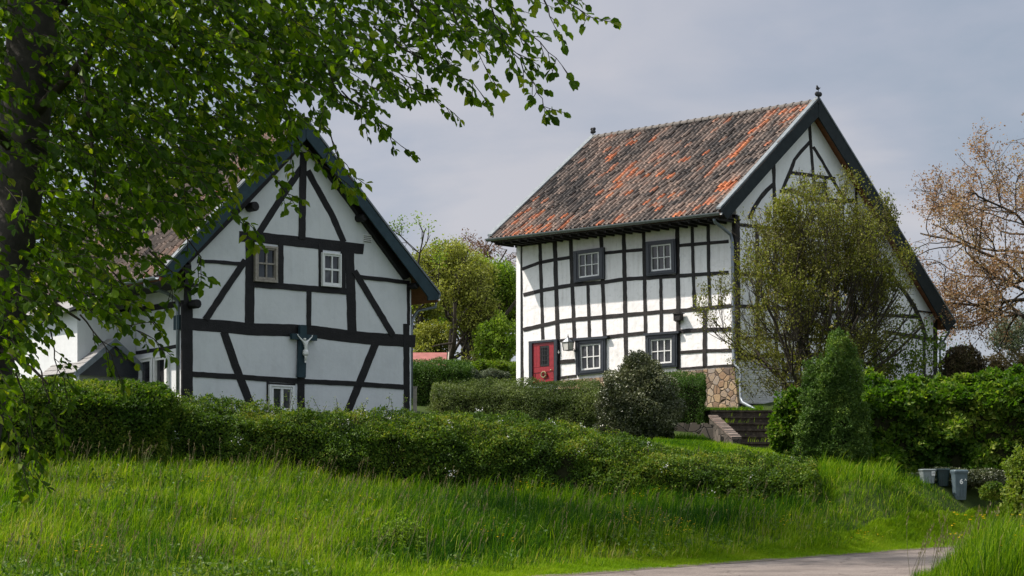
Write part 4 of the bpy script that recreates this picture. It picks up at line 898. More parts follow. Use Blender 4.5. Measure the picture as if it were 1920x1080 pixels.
b = MB(); k1 = l1+np.array([.05, 0, .03]); strip_board(b, [k1+np.array([0, -1.35, -.77]), k1, k1+np.array([0, 1.35, -.77])], [k1+np.array([0, -1.35, -.95]), k1-UP*.18, k1+np.array([0, 1.35, -.95])], np.array([.05, 0, 0])); b.build('bargeboard', M['post'], sh)
# ================================================================== GARDEN
# steps with a brick cheek wall
xd = wdir(8); nd = nrm(8)
sp = empty('garden_steps', P(1400, 838, 57), 'mossy stone steps climbing beside a brick cheek wall below the stone plinth', 'steps')
zt_, zb_ = P(1335, 769, 60.5)[2], P(1383, 836, 57)[2]-.1
nst = 7
for i in range(nst):
    t = i/(nst-1); Y = 60.5+(57-60.5)*t; px = 1333+(1383-1333)*t; c = P(px, 800, Y); z = zt_+(zb_-zt_)*t
    a = np.array([c[0], c[1], z]); b = MB(); rr = (zt_-zb_)/(nst-1); wob = .015*math.sin(i*5.1)
    q = [a+UP*wob, a+xd*2.3-UP*wob, a+xd*2.3-UP*(rr+.12), a-UP*(rr+.12)]
    b.hexa(q, [p-nd*1.1 for p in q]); q = [a+nd*.045+UP*(wob+.0), a+xd*2.3+nd*.05-UP*wob, a+xd*2.3+nd*.05-UP*.065, a+nd*.045-UP*.06]
    b.hexa([p+UP*.004 for p in q], [p-nd*.30+UP*.004 for p in q]); b.build('step', M['concrete'], sp)
M['cheekbrick'] = brick_mat('weathered_cheek_brick', (.4, -.9, 0), (.16, .11, .09), (.23, .18, .15), (.10, .085, .07))
tp, bt_ = P(1330, 782, 60.2), P(1374, 823, 57.0); dn = unit(bt_-tp)
b = MB(); w_ = xd*.26
b.hexa([tp, bt_, bt_-UP*1.3, tp-UP*1.6], [tp+w_, bt_+w_, bt_+w_-UP*1.3, tp+w_-UP*1.6]); b.build('cheek_wall', M['greystone'], sp)
b = MB(); L = np.linalg.norm(bt_-tp); nb_ = 34
for k in range(nb_):
    p = tp+dn*(L*k/nb_)-xd*.03; q2 = tp+dn*(L*(k+.86)/nb_)-xd*.03; h = UP*(.07+.012*math.sin(k*3.7)); wv = xd*(.32+.01*math.sin(k*2.1))
    b.hexa([p, q2, q2+h, p+h], [p+wv, q2+wv, q2+wv+h, p+wv+h])
b.build('coping_bricks', M['cheekbrick'], sp)
# low retaining wall left of the steps
a, c = P(1266, 794, 58.6), P(1338, 800, 58.2); a[2] = P(1266, 793, 58.6)[2]; c[2] = P(1338, 795, 58.2)[2]
tw_ = empty('retaining_wall', (a[0], a[1], a[2]-1), 'low dark stone retaining wall left of the garden steps', 'wall')
b = MB(); n = 7
for k in range(n):
    p, q2 = a+(c-a)*k/n, a+(c-a)*(k+.995)/n; h = .03*math.sin(k*2.7); y = np.array([0, .45, 0])
    b.hexa([p+UP*h, q2+UP*h, q2-UP*1.5, p-UP*1.5], [p+y+UP*h, q2+y+UP*h, q2+y-UP*1.5, p+y-UP*1.5])
b.build('stonework', M['greystone'], tw_)
# wheeled bins
def wbin(px, Y, py_top, w, hgt, dpt, rot, mat, label, group, lid='', tilt=0):
    g = gpt(px, Y); top = P(px, py_top, Y)[2]; zb = g[2]-.02; hgt = top-zb
    root = empty('household_bin', (g[0], g[1], zb), label, 'bin', group); x, y = wdir(rot), nrm(rot); c = np.array([g[0], g[1], zb])
    def rect(hx, hy, z, oy=0): return [c+x*i*hx+y*(j*hy+oy)+UP*z for i, j in ((-1, 1), (1, 1), (1, -1), (-1, -1))]
    b = MB(); prof = [(.80, .0), (.83, .03), (.93, .6), (.99, .92), (1.03, .925), (1.03, .97)]; V = []; Fc = []
    # rounded box rings
    def rring(hx, hy, z):
        o = []
        for cx, cy, a0 in ((1, 1, 0), (-1, 1, 90), (-1, -1, 180), (1, -1, 270)):
            for a_ in (0, 30, 60, 90):
                an = R(a0+a_); r = .045; o.append(c+x*(cx*(hx-r)+r*math.cos(an))+y*(cy*(hy-r)+r*math.sin(an))+UP*z)
        return o
    for s, t in prof: V += rring(w/2*s, dpt/2*s, hgt*.93*t)
    m = 16
    for e in range(len(prof)-1):
        for k in range(m): Fc.append([e*m+k, e*m+(k+1) % m, (e+1)*m+(k+1) % m, (e+1)*m+k])
    Fc.append(list(range(m))[::-1]); Fc.append([(len(prof)-1)*m+k for k in range(m)]); b.add(V, Fc)
    for sx in (-.45, 0, .45): b.box(c+x*(w*.5*sx)+y*(dpt*.455)+UP*hgt*.40, x, y, UP, .012, .012, hgt*.30)
    b.build('body', mat, root)
    b = MB(); V = []; Fc = []; pf = [(1.05, .905), (1.09, .90), (1.10, .955), (1.02, .985), (.80, 1.0)]
    for s, t in pf: V += rring(w/2*s, dpt/2*s+.01, hgt*t)
    for e in range(len(pf)-1):
        for k in range(m): Fc.append([e*m+k, e*m+(k+1) % m, (e+1)*m+(k+1) % m, (e+1)*m+k])
    Fc.append(list(range(m))[::-1]); Fc.append([(len(pf)-1)*m+k for k in range(m)]); b.add(V, Fc)
    b.tube([c+x*-w*.3-y*(dpt*.55)+UP*hgt*.93, c-x*w*.3-y*(dpt*.68)+UP*hgt*.95, c+x*w*.3-y*(dpt*.68)+UP*hgt*.95, c+x*w*.3-y*(dpt*.55)+UP*hgt*.93], .014, 6)
    b.build('lid', mat, root)
    for sx in (-1, 1):
        b = MB(); q = c+x*(w*.42*sx)-y*(dpt*.40)+UP*.07; b.tube([q-x*.02, q+x*.02], .075, 12); b.build('wheel', M['rubber'], root)
    return root, c, x, y, hgt
B1, c, x, y, hh = wbin(1738.5, 49.5, 879.5, .385, .52, .36, 6, M['binlight'], 'pale grey lidded bin, nearest the grass at the left end of the three', 'bins under the hedge')
b = MB(); q = c+x*.115+y*(.36*.5*.97)+UP*hh*.70; b.box(q+y*.006, x, y, UP, .05, .004, .062); st = b.build('sticker', M['white'], B1)
text_mesh('sticker_number', '10', .085, q+y*.013, x, UP, M['iron'], st)
B2, c, x, y, hh = wbin(1766, 49.85, 878.5, .36, .54, .36, 4, M['bindark'], 'dark green bin standing tight between the two grey ones', 'bins under the hedge')
B3, c, x, y, hh = wbin(1798.5, 49.5, 880.5, .385, .54, .36, 5, M['binmid'], 'blue-grey bin painted with a white 6 A', 'bins under the hedge')
q = c+x*.0+y*(.36*.5*1.0)+UP*hh*.60; text_mesh('bin_number', '6', .19, q, x, UP, M['white'], B3, .008, .006)
q = c+x*.118+y*(.36*.5*1.0)+UP*hh*.66; text_mesh('bin_letter', 'A', .09, q, x, UP, M['white'], B3, .008)
# pale post
g = gpt(778, 57); g[2] = P(778, 790, 57)[2]; b = MB(); h_ = P(778, 727, 57)[2]-g[2]
b.box(g+UP*h_/2, [1, 0, 0], [0, 1, 0], UP, .06, .06, h_/2); b.box(g+UP*(h_+.02), [1, 0, 0], [0, 1, 0], UP, .075, .075, .02); tag(b.build('garden_post', M['post'], org=g), 'pale wooden post at the right corner of the cottage gable', 'post')
# ------------------------------------------------------------------ hedges
HM = [(a, b, c+30, d, e) for a, b, c, d, e in [(312, 43.5, 850, 762, 734), (400, 43.8, 862, 776, 748), (480, 44, 872, 788, 760), (600, 44.4, 885, 800, 770), (760, 45, 895, 806, 774), (900, 45.2, 905, 815, 780), (1010, 45.3, 912, 824, 786),
      (1120, 45.3, 918, 842, 806), (1210, 45.2, 922, 866, 826), (1300, 45, 926, 884, 846), (1420, 44.8, 928, 888, 848), (1528, 44.5, 928, 884, 858)]]
hm = hedge('hawthorn_hedge', 'long rough hawthorn hedge with white blossom along the top of the meadow', 'hedge', HM, LM['haw'], 150000, .062, th=1.7, rough=.20, seed=11, flowers=26)
HB = [(a, b, c+30, d, e) for a, b, c, d, e in [(-80, 41, 865, 735, 712), (40, 41.5, 858, 734, 710), (180, 42.3, 852, 738, 714), (312, 43.2, 848, 742, 718)]]
hedge('beech_hedge', 'dense bright green beech hedge in front of the cottage porch', 'hedge', HB, LM['beechhedge'], 42000, .075, th=1.5, rough=.13, seed=21, simple=False)
HX = [(812, 60.5, 790, 735, 716), (900, 60, 793, 728, 709), (980, 59.6, 795, 732, 711), (1030, 59.3, 796, 736, 716), (1080, 59, 796, 736, 714), (1124, 58.8, 800, 736, 716)]
hedge('boxwood_hedge', 'grey-green low boxwood hedge below the red door', 'hedge', HX, LM['box'], 52000, .05, th=1.4, rough=.16, seed=31)
HC = [(770, 63, 770, 684, 676), (815, 63, 768, 682, 672), (880, 63, 766, 686, 678)]
hedge('clipped_hedge', 'tall dark clipped hedge block beside the cottage gable', 'hedge', HC, LM['boxdark'], 26000, .055, th=1.8, rough=.10, seed=41)
HY = [(850, 76, 712, 684, 676), (910, 76, 712, 683, 675), (968, 76, 712, 686, 678)]
hedge('yellow_hedge', 'sunlit yellow-green hedge far behind, left of the tall farmhouse', 'hedge', HY, LM['lime'], 9000, .075, th=1.2, rough=.10, seed=42)
HK = [(1228, 60.6, 790, 712, 698), (1275, 60.4, 790, 710, 695), (1320, 60.2, 788, 713, 700)]
hedge('clipped_hedge', 'rounded clipped green hedge block left of the rubble stone plinth', 'hedge', HK, LM['boxdark'], 22000, .05, th=1.8, rough=.10, seed=43)
# maple hedge right, broad leaves
HMa = [(1612, 51.4, 892, 735, 722), (1680, 51.5, 898, 742, 728), (1760, 51.6, 906, 735, 716), (1850, 51.4, 915, 722, 704), (1990, 51.0, 925, 722, 702)]
hedge('maple_hedge', 'tall ragged maple hedge with broad bright leaves behind the bins', 'hedge', HMa, LM['maple'], 46000, .15, th=2.0, rough=.42, seed=51, simple=False, core=.5)
# ------------------------------------------------------------------ shrubs
def at_px(px, py, Y): return P(px, py, Y)
def sblob(name, label, cat, px0, px1, py0, py1, Y, mat, n, size, depth=None, **k):
    c = P((px0+px1)/2, (py0+py1)/2, Y); rx = (px1-px0)/2*Y/F; rz = (py1-py0)/2*Y/F
    return blob(name, label, cat, c, (rx, depth or rx*.85, rz), mat, n, size, base=min(g1(c[0], c[1]), c[2]-rz*.85), **k)
sblob('holly_bush', 'dark rounded holly bush in front of the ground floor windows', 'bush', 1125, 1266, 676, 850, 56.5, LM['holly'], 30000, .062, seed=61, rough=.30, tipup=.25, fall=.13, core=.70, lumps=((-.5, -.2, -.25, .62, .7, .65), (.5, 0, -.2, .62, .7, .6), (.05, -.1, .62, .55, .55, .58), (-.3, -.2, .3, .55, .5, .5)))
sblob('conifer_bush', 'dense blue-green conifer bush in front of the gable corner', 'bush', 1505, 1618, 660, 915, 50.5, LM['conifer'], 38000, .06, seed=62, rough=.30, pw=2.2, tipup=.4, fall=.12, core=.66, lumps=((-.55, -.2, -.35, .75, .7, .6), (.55, .1, -.30, .7, .7, .62), (.1, -.3, .55, .62, .6, .60), (-.25, .1, .25, .7, .6, .5)))
sblob('small_maple_bush', 'yellow-green leafy bush at the foot of the steps', 'bush', 1448, 1512, 735, 850, 52.5, LM['maple'], 3400, .11, seed=63, rough=.34, simple=False, core=.5, fall=.25, lumps=((-.6, 0, -.3, .6, .6, .55), (.2, -.2, .5, .6, .5, .55)))
sblob('brown_bush', 'dark reddish twiggy bush under the low eave', 'bush', 1764, 1842, 648, 735, 70, LM['brownleaf'], 11000, .075, seed=64, rough=.22)
sblob('scrub_bush', 'tan half-bare scrub right of the farmhouse', 'bush', 1836, 1896, 662, 740, 76, LM['tan'], 5200, .075, seed=65, rough=.28, group=None, core=.62, fall=.2)
sblob('scrub_bush', 'tan half-bare scrub at the right frame edge above the maple hedge', 'bush', 1885, 1980, 655, 738, 74, LM['tan'], 6500, .075, seed=66, rough=.28, core=.62, fall=.2)
sblob('hosta_clump', 'pale yellow-green plant clump on the bank left of the red door', 'plant', 882, 952, 678, 712, 70, LM['lime'], 2600, .12, seed=67, rough=.28, simple=False, core=.7, wl=.7)
sblob('grey_cushion_plant', 'grey-green cushion plant at the edge of the boxwood hedge', 'plant', 895, 955, 692, 722, 68.5, LM['greyleaf'], 3600, .06, seed=68, rough=.15)
sblob('grey_cushion_plant', 'smaller grey-green cushion plant beside the tall clipped hedge', 'plant', 866, 900, 693, 722, 68, LM['greyleaf'], 2000, .06, seed=69, rough=.15)
sblob('flower_bed_plant', 'bright yellow-green plant under the lantern', 'plant', 1055, 1088, 701, 722, 72, LM['lime'], 900, .08, seed=70, rough=.3, core=.6)
sblob('roadside_shrub', 'yellow-green leafy shrub cut by the right frame edge', 'bush', 1884, 1990, 832, 1000, 30, LM['lime'], 4200, .06, seed=71, rough=.40, simple=False, core=.5, fall=.3, lumps=((-.45, 0, .35, .5, .5, .45), (-.35, 0, -.4, .6, .5, .4)))
WX, WY, seg, st = 0, 0, [], []
wc = gpt(748, 33.6); wr = empty('weed_clump', wc, 'low leafy weed clump by the verge in the meadow', 'plant')
for k in range(70):
    x, y = wc[0]+random.gauss(0, .34), wc[1]+random.gauss(0, .25); p = np.array([x, y, g1(x, y)]); h_ = random.uniform(.25, .75)*math.exp(-((x-wc[0])/.6)**2); d = unit([random.gauss(.05, .15), random.gauss(0, .15), 1])
    for i in range(6): q2 = p+d*h_/6; seg.append((p, q2, .005, .004)); st.append(q2); d = unit(d+RNG.normal(size=3)*.08); p = q2
tubes('stems', seg, M['twig'], wr, 4); sp_ = np.repeat(np.array(st), 7, 0); m = len(sp_)
leaves('foliage', sp_+RNG.normal(size=(m, 3))*.02, rand_unit(m)+np.array([0, 0, .1]), UP+rand_unit(m)*.5, RNG.uniform(.04, .085, m), .035, LM['green'], wr, RNG.random(m)*.7, simple=False)
sblob('bramble_patch', 'low bramble patch with pale leaves under the numbered bin', 'plant', 1838, 1884, 900, 936, 48.8, LM['haw'], 3600, .055, seed=73, rough=.35, core=.7)
sblob('ivy_patch', 'dark creeping ivy at the foot of the maple hedge', 'plant', 1690, 1900, 880, 912, 50.4, LM['holly'], 9000, .06, depth=.7, seed=74, rough=.25, core=.75)
# sprigs above the hawthorn hedge
seg, st = [], []
for k in range(190):
    px = random.uniform(480, 770) if k < 22 else random.uniform(320, 1525); j_ = random.random(); Y = np.interp(px, [q[0] for q in HM], [q[1] for q in HM])+.3+1.2*j_; yb = np.interp(px, [q[0] for q in HM], [q[3] for q in HM])*(1-j_)+np.interp(px, [q[0] for q in HM], [q[4] for q in HM])*j_; p = P(px, yb+5, Y); hgt = random.uniform(.25, .75) if k < 22 else random.uniform(.10, .36)
    d = unit([random.gauss(0, .25), random.gauss(0, .2), 1]); n = 6
    for i in range(n):
        q = p+d*hgt/n; seg.append((p, q, .006, .005)); st.append((q, d)); d = unit(d+RNG.normal(size=3)*.12); p = q
tubes('wild_shoots', seg, M['twig'], hm, 4)
sp_ = np.repeat(np.array([s[0] for s in st]), 4, 0); m = len(sp_); leaves('shoot_leaves', sp_+RNG.normal(size=(m, 3))*.035, rand_unit(m)+UP*.3, rand_unit(m)+UP*.5, .05, .028, LM['haw'], hm, RNG.random(m), simple=True)
# ------------------------------------------------------------------ trees
random.seed(21)
b0 = gpt(1530, 61); ec = P(1530, 535, 61)
CF = dict(n=[5, 7, 7, 5], kids=[5, 8, 6], wob=[.10, .12, .17, .2], trop=[.06, .14, .20, .18], ang=[(25, 65), (20, 50), (20, 55)], ratio=[(.6, .95), (.42, .7), (.40, .65)], start=.10, start0=.10, dense=1, env=ellenv(ec, (3.7, 3.0, 4.0), amp=.45, low=.75), rmin=.006)
tree('apple_tree', 'wide twiggy olive-green tree hiding the white gable', 'tree', b0, (0, 0, 1), 4.6, .085, CF, LM['apple'], 8, .088, gap=.45, gsc=1.1, stems=13, spread=.66, jit=.085, seed=202, droop=-.15)
apple = bpy.data.objects['apple_tree']; seg, st = [], []
for k in range(260):
    px, py = random.uniform(1362, 1690), random.uniform(585, 725); q2 = P(px, py, 61+random.uniform(-1.6, 1.3)); p0 = q2+np.array([(1530-px)*.004, random.uniform(-.2, .2), -random.uniform(.3, .7)])
    n = 5
    for i in range(n):
        a, c = p0+(q2-p0)*i/n, p0+(q2-p0)*(i+1)/n; seg.append((a, c, .008, .006)); st.append(c)
tubes('twigs', seg, M['twig'], apple, 4); sp_ = np.repeat(np.array(st), 9, 0); m = len(sp_)
leaves('foliage', sp_+RNG.normal(size=(m, 3))*.10, rand_unit(m)+UP*.3, UP*.8+rand_unit(m), RNG.uniform(.05, .115, m), .046, LM['apple'], apple, tintf(sp_, 81, .9), simple=True)
random.seed(24)
w0 = gpt(1985, 73); ec = P(1945, 455, 73)
CF = dict(n=[6, 8, 8, 6], kids=[16, 9, 8], wob=[.08, .17, .21, .25], trop=[.02, .015, .0, .02], ang=[(45, 95), (25, 65), (30, 70)], ratio=[(.65, 1.0), (.42, .65), (.35, .55)], start=.2, start0=.22, env=ellenv(ec, (5.6, 4, 5.6), amp=.15, low=.9), rmin=.008, cont=.6)
tree('walnut_tree', 'sparse walnut tree with bronze young leaves at the right edge', 'tree', w0, (-.05, 0, 1), 6.8, .22, CF, LM['bronze'], 10, .105, gap=.40, jit=.15, seed=323, droop=.1)
random.seed(5)
CF = dict(n=[5, 7, 6], kids=[8, 8], wob=[.1, .15, .2], trop=[.02, .05, .05], ang=[(30, 80), (25, 70)], ratio=[(.6, .9), (.4, .65)], start=.2, start0=.3, rmin=.008)
g = gpt(1915, 82); c = dict(CF); c['env'] = ellenv(P(1920, 635, 82), (1.9, 1.6, 1.3)); tree('pale_tree', 'small airy grey-green tree low at the right edge', 'tree', g, (0, 0, 1), 2.2, .07, c, LM['greyleaf'], 14, .10, stems=2, jit=.14, seed=83)
random.seed(9)
def bigtree(name, label, px, Y, lean, H, r, ecx, ecy, rx, rz, mat, per, size, stems=1, jit=.16, seed=1, kids=(9, 9, 6), ry=None, base_py=None, droop=0):
    g = gpt(px, Y)
    if base_py: g[2] = P(px, base_py, Y)[2]
    c = dict(n=[6, 7, 6, 4], kids=list(kids), wob=[.08, .14, .2, .2], trop=[.03, .05, .05, .03], ang=[(30, 75), (25, 65), (25, 70)], ratio=[(.5, .85), (.42, .65), (.4, .6)], start=.12, start0=.12, dense=1,
             ztop=P(ecx, ecy-rz*.25, Y)[2], env=ellenv(P(ecx, ecy, Y), (rx*Y/F, (ry or rx)*Y/F, rz*Y/F), amp=.2, low=.55), rmin=.010)
    return tree(name, label, 'tree', g, (lean, 0, 1), H, r, c, mat, per, size, stems=stems, spread=.3, jit=jit, seed=seed, droop=droop)
bigtree('willow_tree', 'olive-green bushy tree with forked trunk between the houses', 845, 86, .02, 5.2, .17, 846, 558, 92, 104, LM['olive'], 15, .13, stems=3, seed=84, base_py=706)
bigtree('willow_tree', 'yellowish tree half hidden behind the cottage eave', 775, 90, -.05, 4.6, .15, 780, 575, 66, 92, LM['olive'], 26, .13, stems=2, seed=85, base_py=708)
bigtree('hazel_tree', 'fresh green bushy tree touching the farmhouse wall', 925, 88, .03, 4.6, .13, 925, 582, 66, 98, LM['green'], 15, .13, stems=3, seed=86, base_py=706)
bigtree('hazel_tree', 'bright green tree crown standing behind the olive tree', 872, 97, 0, 6.5, .16, 868, 545, 78, 72, LM['green'], 22, .14, stems=3, seed=87, base_py=712)
bigtree('chestnut_tree', 'far tree with thin reddish-brown shoots on top', 900, 108, .03, 8.6, .15, 900, 535, 92, 94, LM['rust'], 24, .13, stems=3, jit=.14, seed=88, base_py=712, kids=(8, 7, 5))
bigtree('pear_tree', 'slender leafy treetop rising behind the cottage roof', 754, 68, .02, 5.6, .08, 768, 490, 62, 84, LM['green'], 34, .10, stems=1, jit=.17, seed=89, kids=(12, 8, 5))
sblob('elder_bush', 'loose bright green bush under the olive tree beyond the clipped hedge', 'bush', 885, 972, 600, 690, 84, LM['green'], 7000, .13, seed=101, rough=.4, core=.5, fall=.25)
sblob('elder_bush', 'olive green bush behind the red-roofed shed', 'bush', 770, 850, 600, 690, 88, LM['olive'], 6000, .13, seed=102, rough=.4, core=.5, fall=.25)
# unseen tree added beyond the left frame edge to shade the mid meadow
rt_ = (-13.6, 39.5); ro = empty('added_shade_tree', (rt_[0], rt_[1], g1(*rt_)), 'tall tree beside the lane beyond the left frame edge whose crown shades the meadow', 'tree')
b = MB(); z0 = g1(*rt_)-.2; cc = np.array([-10.3, 40.2, 18.2])
b.tube([(rt_[0], rt_[1], z0), (rt_[0]+.2, rt_[1], z0+4), (rt_[0]+.6, rt_[1]+.1, z0+9), (-12.2, 39.8, 15), (-11.2, 40, 19)], [.36, .28, .24, .2, .1], 10)
cl = rand_unit(60)*(RNG.random(60)**.4)[:, None]*np.array([5.2, 4.6, 3.9])+cc
for q2 in cl[:24]: p0 = np.array([-12.6, 39.7, 13.5+random.uniform(0, 3)]); b.tube([p0, (p0+q2)/2+UP*.3, q2], [.09, .05, .015], 6)
b.build('trunk', M['bark'], ro, smooth=True)
ci = RNG.integers(0, 60, 30000); lp = cl[ci]+RNG.normal(size=(30000, 3))*np.array([.85, .85, .55]); lp = lp[lp[:, 2] > 13.4]; m = len(lp)
leaves('foliage', lp, rand_unit(m)+np.array([0, 0, -.2]), UP+rand_unit(m)*.8, RNG.uniform(.10, .19, m), .10, LM['beech'], ro, RNG.random(m))
# climber on the gable foot
seg, st = [], []
random.seed(3)
for k in range(15):
    px = random.uniform(1640, 1765); Y = 62; top = random.uniform(590, 690); p = P(px, 722, Y); q = P(px+random.uniform(-25, 25), top, Y); n = 12; pv = p
    for i in range(1, n+1):
        c = p+(q-p)*i/n+RNG.normal(size=3)*.05; seg.append((pv, c, .012, .010)); pv = c
        if i > 5: st.append(c)
c = gpt(1700, 62); vr = empty('elder_shrub', c, 'loose bright green shrub with arching shoots under the low gable side', 'bush')
tubes('stems', seg, M['twig'], vr, 4)
sp_ = np.repeat(np.array(st), 13, 0); m = len(sp_); sp_ = sp_+RNG.normal(size=(m, 3))*np.array([.22, .2, .13]); leaves('foliage', sp_, rand_unit(m)+np.array([0, 0, -.2]), rand_unit(m)+UP*.9, .13*RNG.uniform(.6, 1.3, m), .07, LM['lime'], vr, tintf(sp_, 5), simple=False)
# ------------------------------------------------------------------ foreground beech
YB = 13.5
bt = empty('beech_tree', (P(-100, 900, YB)[0], YB, 0.1), 'large foreground beech with hanging leafy branches over the left of the view', 'tree')
b = MB(); tr = [(-130, 1400, 0), (-80, 1050, 0), (-46, 860, 0), (-27, 740, .05), (4, 560, .1), (38, 330, .15), (58, 100, .2), (66, -60, .25), (80, -420, .3), (90, -900, .3)]
b.tube([P(x, y, YB+d) for x, y, d in tr], [.30, .22, .16, .165, .18, .19, .195, .195, .17, .12], 14); b.build('trunk', M['beechbark'], bt, smooth=True)
b = MB()
for pts, r in (([(60, 60, .2), (170, -60, .6), (330, -160, 1.2), (560, -190, 1.6), (800, -140, 1.5)], .075), ([(50, 230, .15), (150, 120, -.3), (260, -5, -.8), (330, -80, -1.0)], .045), ([(225, -60, 0), (262, 5, 0), (300, 50, 0.1), (330, 90, .1)], .03),
               ([(62, 0, .2), (-40, -120, .8), (-200, -260, 1.5)], .07), ([(45, 300, .15), (-60, 200, -.4), (-200, 120, -1)], .05), ([(330, -160, 1.2), (440, -40, .8), (520, 70, .4), (580, 180, 0)], .032),
               ([(560, -190, 1.6), (680, -80, 1.0), (760, 0, .6), (840, 70, .4)], .028), ([(150, 120, -.3), (165, 210, -.5), (180, 330, -.6), (170, 430, -.6)], .018), ([(12, 520, .1), (90, 560, -.4), (150, 600, -.6)], .022), ([(-10, 650, .05), (60, 690, -.5), (90, 720, -.8)], .018)):
    n = len(pts); b.tube([P(x, y, YB+d) for x, y, d in pts], [r*(1-.62*k/(n-1)) for k in range(n)], 7)
b.build('branches', M['twig'], bt, smooth=True)
LP, LD, LN, TS = [], [], [], []
def twig(p, d, L, spacing=.036, r=.0032, side=None, fl=1.0):
    n = max(3, int(L/spacing)); k0 = random.randint(0, 1); s = side if side is not None else unit(np.cross(d, UP)+RNG.normal(size=3)*.35)
    for i in range(n):
        d = unit(d+RNG.normal(size=3)*.05+np.array([0, 0, -.028])); q = p+d*spacing; TS.append((p, q, r, r*.92)); r *= .97; p = q
        s = unit(s-d*np.dot(s, d)); sg = 1 if (i+k0) % 2 else -1
        if random.random() < .93*fl:
            ld = unit(s*sg*.85+d*.55+np.array([0, 0, -.42])+RNG.normal(size=3)*.28); LP.append(p+ld*.006); LD.append(ld); LN.append(unit(np.cross(ld, s)*0+UP*.75+RNG.normal(size=3)*.55))
    ld = unit(d+np.array([0, 0, -.2])); LP.append(p); LD.append(ld); LN.append(unit(UP+RNG.normal(size=3)*.5))
def spray(pts, r=.007, tw=.30, gap=.07, t0=.1):
    q = [np.asarray(p, float) for p in pts]; out = [q[0]]
    for a, b_ in zip(q[:-1], q[1:]):
        n = max(1, int(np.linalg.norm(b_-a)/gap))
        for k in range(1, n+1): out.append(a+(b_-a)*k/n+RNG.normal(size=3)*.008)
    m = len(out)
    for i in range(m-1):
        t = i/(m-1); TS.append((out[i], out[i+1], r*(1-.6*t), r*(1-.6*(i+1)/(m-1)))); d = unit(out[i+1]-out[i])
        if t > t0:
            sd_ = unit(np.cross(d, UP)+RNG.normal(size=3)*.5)*(1 if i % 2 else -1); twig(out[i+1], unit(d*.75+sd_*.75+np.array([0, 0, -.2])), tw*random.uniform(.35, 1)*(1-.45*t))
    twig(out[-1], unit(out[-1]-out[-2]), .16)
random.seed(77)
for pts in ([(905, -20), (945, 70), (985, 130), (1015, 185), (1030, 205)], [(935, -30), (985, 55), (1030, 98), (1055, 122)], [(1010, -25), (1070, 8), (1118, 34)], [(1020, 0), (1038, 48)], [(700, 50), (780, 105), (850, 138), (905, 168)],
            [(690, 100), (760, 150), (800, 178), (838, 200)], [(640, 170), (700, 222), (730, 255), (750, 276)], [(600, 230), (635, 290), (660, 330)], [(540, 230), (590, 300), (645, 335)], [(490, 290), (515, 340), (548, 376)],
            [(390, 350), (431, 397), (474, 436)], [(330, 420), (372, 480), (372, 515)], [(170, 580), (240, 610), (300, 645)], [(150, 590), (200, 650), (222, 700)], [(95, 620), (108, 690), (122, 730)], [(15, 700), (48, 790), (58, 850), (42, 920)],
            [(70, 680), (98, 770), (122, 818)], [(830, -20), (865, 55), (900, 105), (918, 140)], [(760, -20), (800, 60), (860, 150)], [(600, 100), (640, 180), (700, 215)], [(280, 470), (330, 520), (318, 560)], [(200, 500), (255, 560), (285, 600)], [(870, 20), (930, 60), (985, 110)],
            [(520, 60), (530, 180), (545, 290)], [(640, 60), (720, 130), (780, 170)], [(-20, 700), (10, 790), (25, 850)], [(950, -20), (960, 40), (975, 75)], [(30, 700), (55, 780), (70, 860), (62, 900)], [(0, 740), (30, 820), (45, 890)], ):
    Yd = YB+random.uniform(-1.2, .8); spray([P(x, y, Yd+k*random.uniform(-.06, .06)) for k, (x, y) in enumerate(pts)])
POLY = np.array([(-60, -70), (1080, -70), (1085, 0), (1000, 8), (950, 45), (895, 88), (840, 122), (785, 130), (760, 165), (715, 188), (680, 212), (640, 230), (600, 238), (560, 238), (520, 255), (485, 290), (452, 326), (425, 362), (395, 392), (365, 422), (345, 455), (335, 490), (300, 512), (270, 520), (250, 560), (225, 600), (180, 590), (135, 560), (90, 600), (62, 650), (40, 710), (20, 760), (-60, 780)], float)
def inside(x, y):
    c = False; j = len(POLY)-1
    for i in range(len(POLY)):
        (xi, yi), (xj, yj) = POLY[i], POLY[j]
        if (yi > y) != (yj > y) and x < (xj-xi)*(y-yi)/(yj-yi)+xi: c = not c
        j = i
    return c
cnt = 0
while cnt < 2050:
    x, y = random.uniform(-60, 1080), random.uniform(-70, 790)
    if not inside(x, y): continue
    if fbm(np.array([[x/90., y/90., 1.]]), 1, 4)[0] < .36 and random.random() < .75: continue
    if x > 560 and random.random() < .45: continue
    cnt += 1; Y = YB+random.uniform(-1.9, 2.6)
    if y < 480 and abs(x-np.interp(y, [-70, 100, 330, 560], [66, 58, 38, 4])) < 62 and random.random() < .72: Y = YB+random.uniform(.5, 2.6)
    p = P(x, y, Y); ang = random.gauss(0, .9)
    d = unit(np.array([math.cos(ang)*.8+.25, math.sin(ang)*.8, random.uniform(-.9, .05)])); L = random.uniform(.22, .52); p = p-d*L*.62; sidev = unit(np.cross(d, UP)+RNG.normal(size=3)*.3)
    twig(p, d, L, side=sidev)
k = 0
while k < 5200:         # deeper leaves of the crown, behind the hanging sprays
    x, y = random.uniform(-60, 640), random.uniform(-70, 480)
    if not inside(x+60, y+50) or not inside(x, y): continue
    k += 1; q = P(x, y, random.uniform(15.8, 19.5)); LP.append(q); LD.append(unit(RNG.normal(size=3)+np.array([0, 0, -.5]))); LN.append(unit(UP*.6+RNG.normal(size=3)*.7))
LP, LD, LN = np.array(LP), np.array(LD), np.array(LN); m = len(LP); Ls = RNG.uniform(.045, .098, m)
leaves('foliage', LP, LD, LN, Ls, Ls*RNG.uniform(.58, .74, m), LM['beech'], bt, np.clip(tintf(LP, 91, 1.0)+RNG.normal(size=m)*.15, 0, 1), fold=.22)
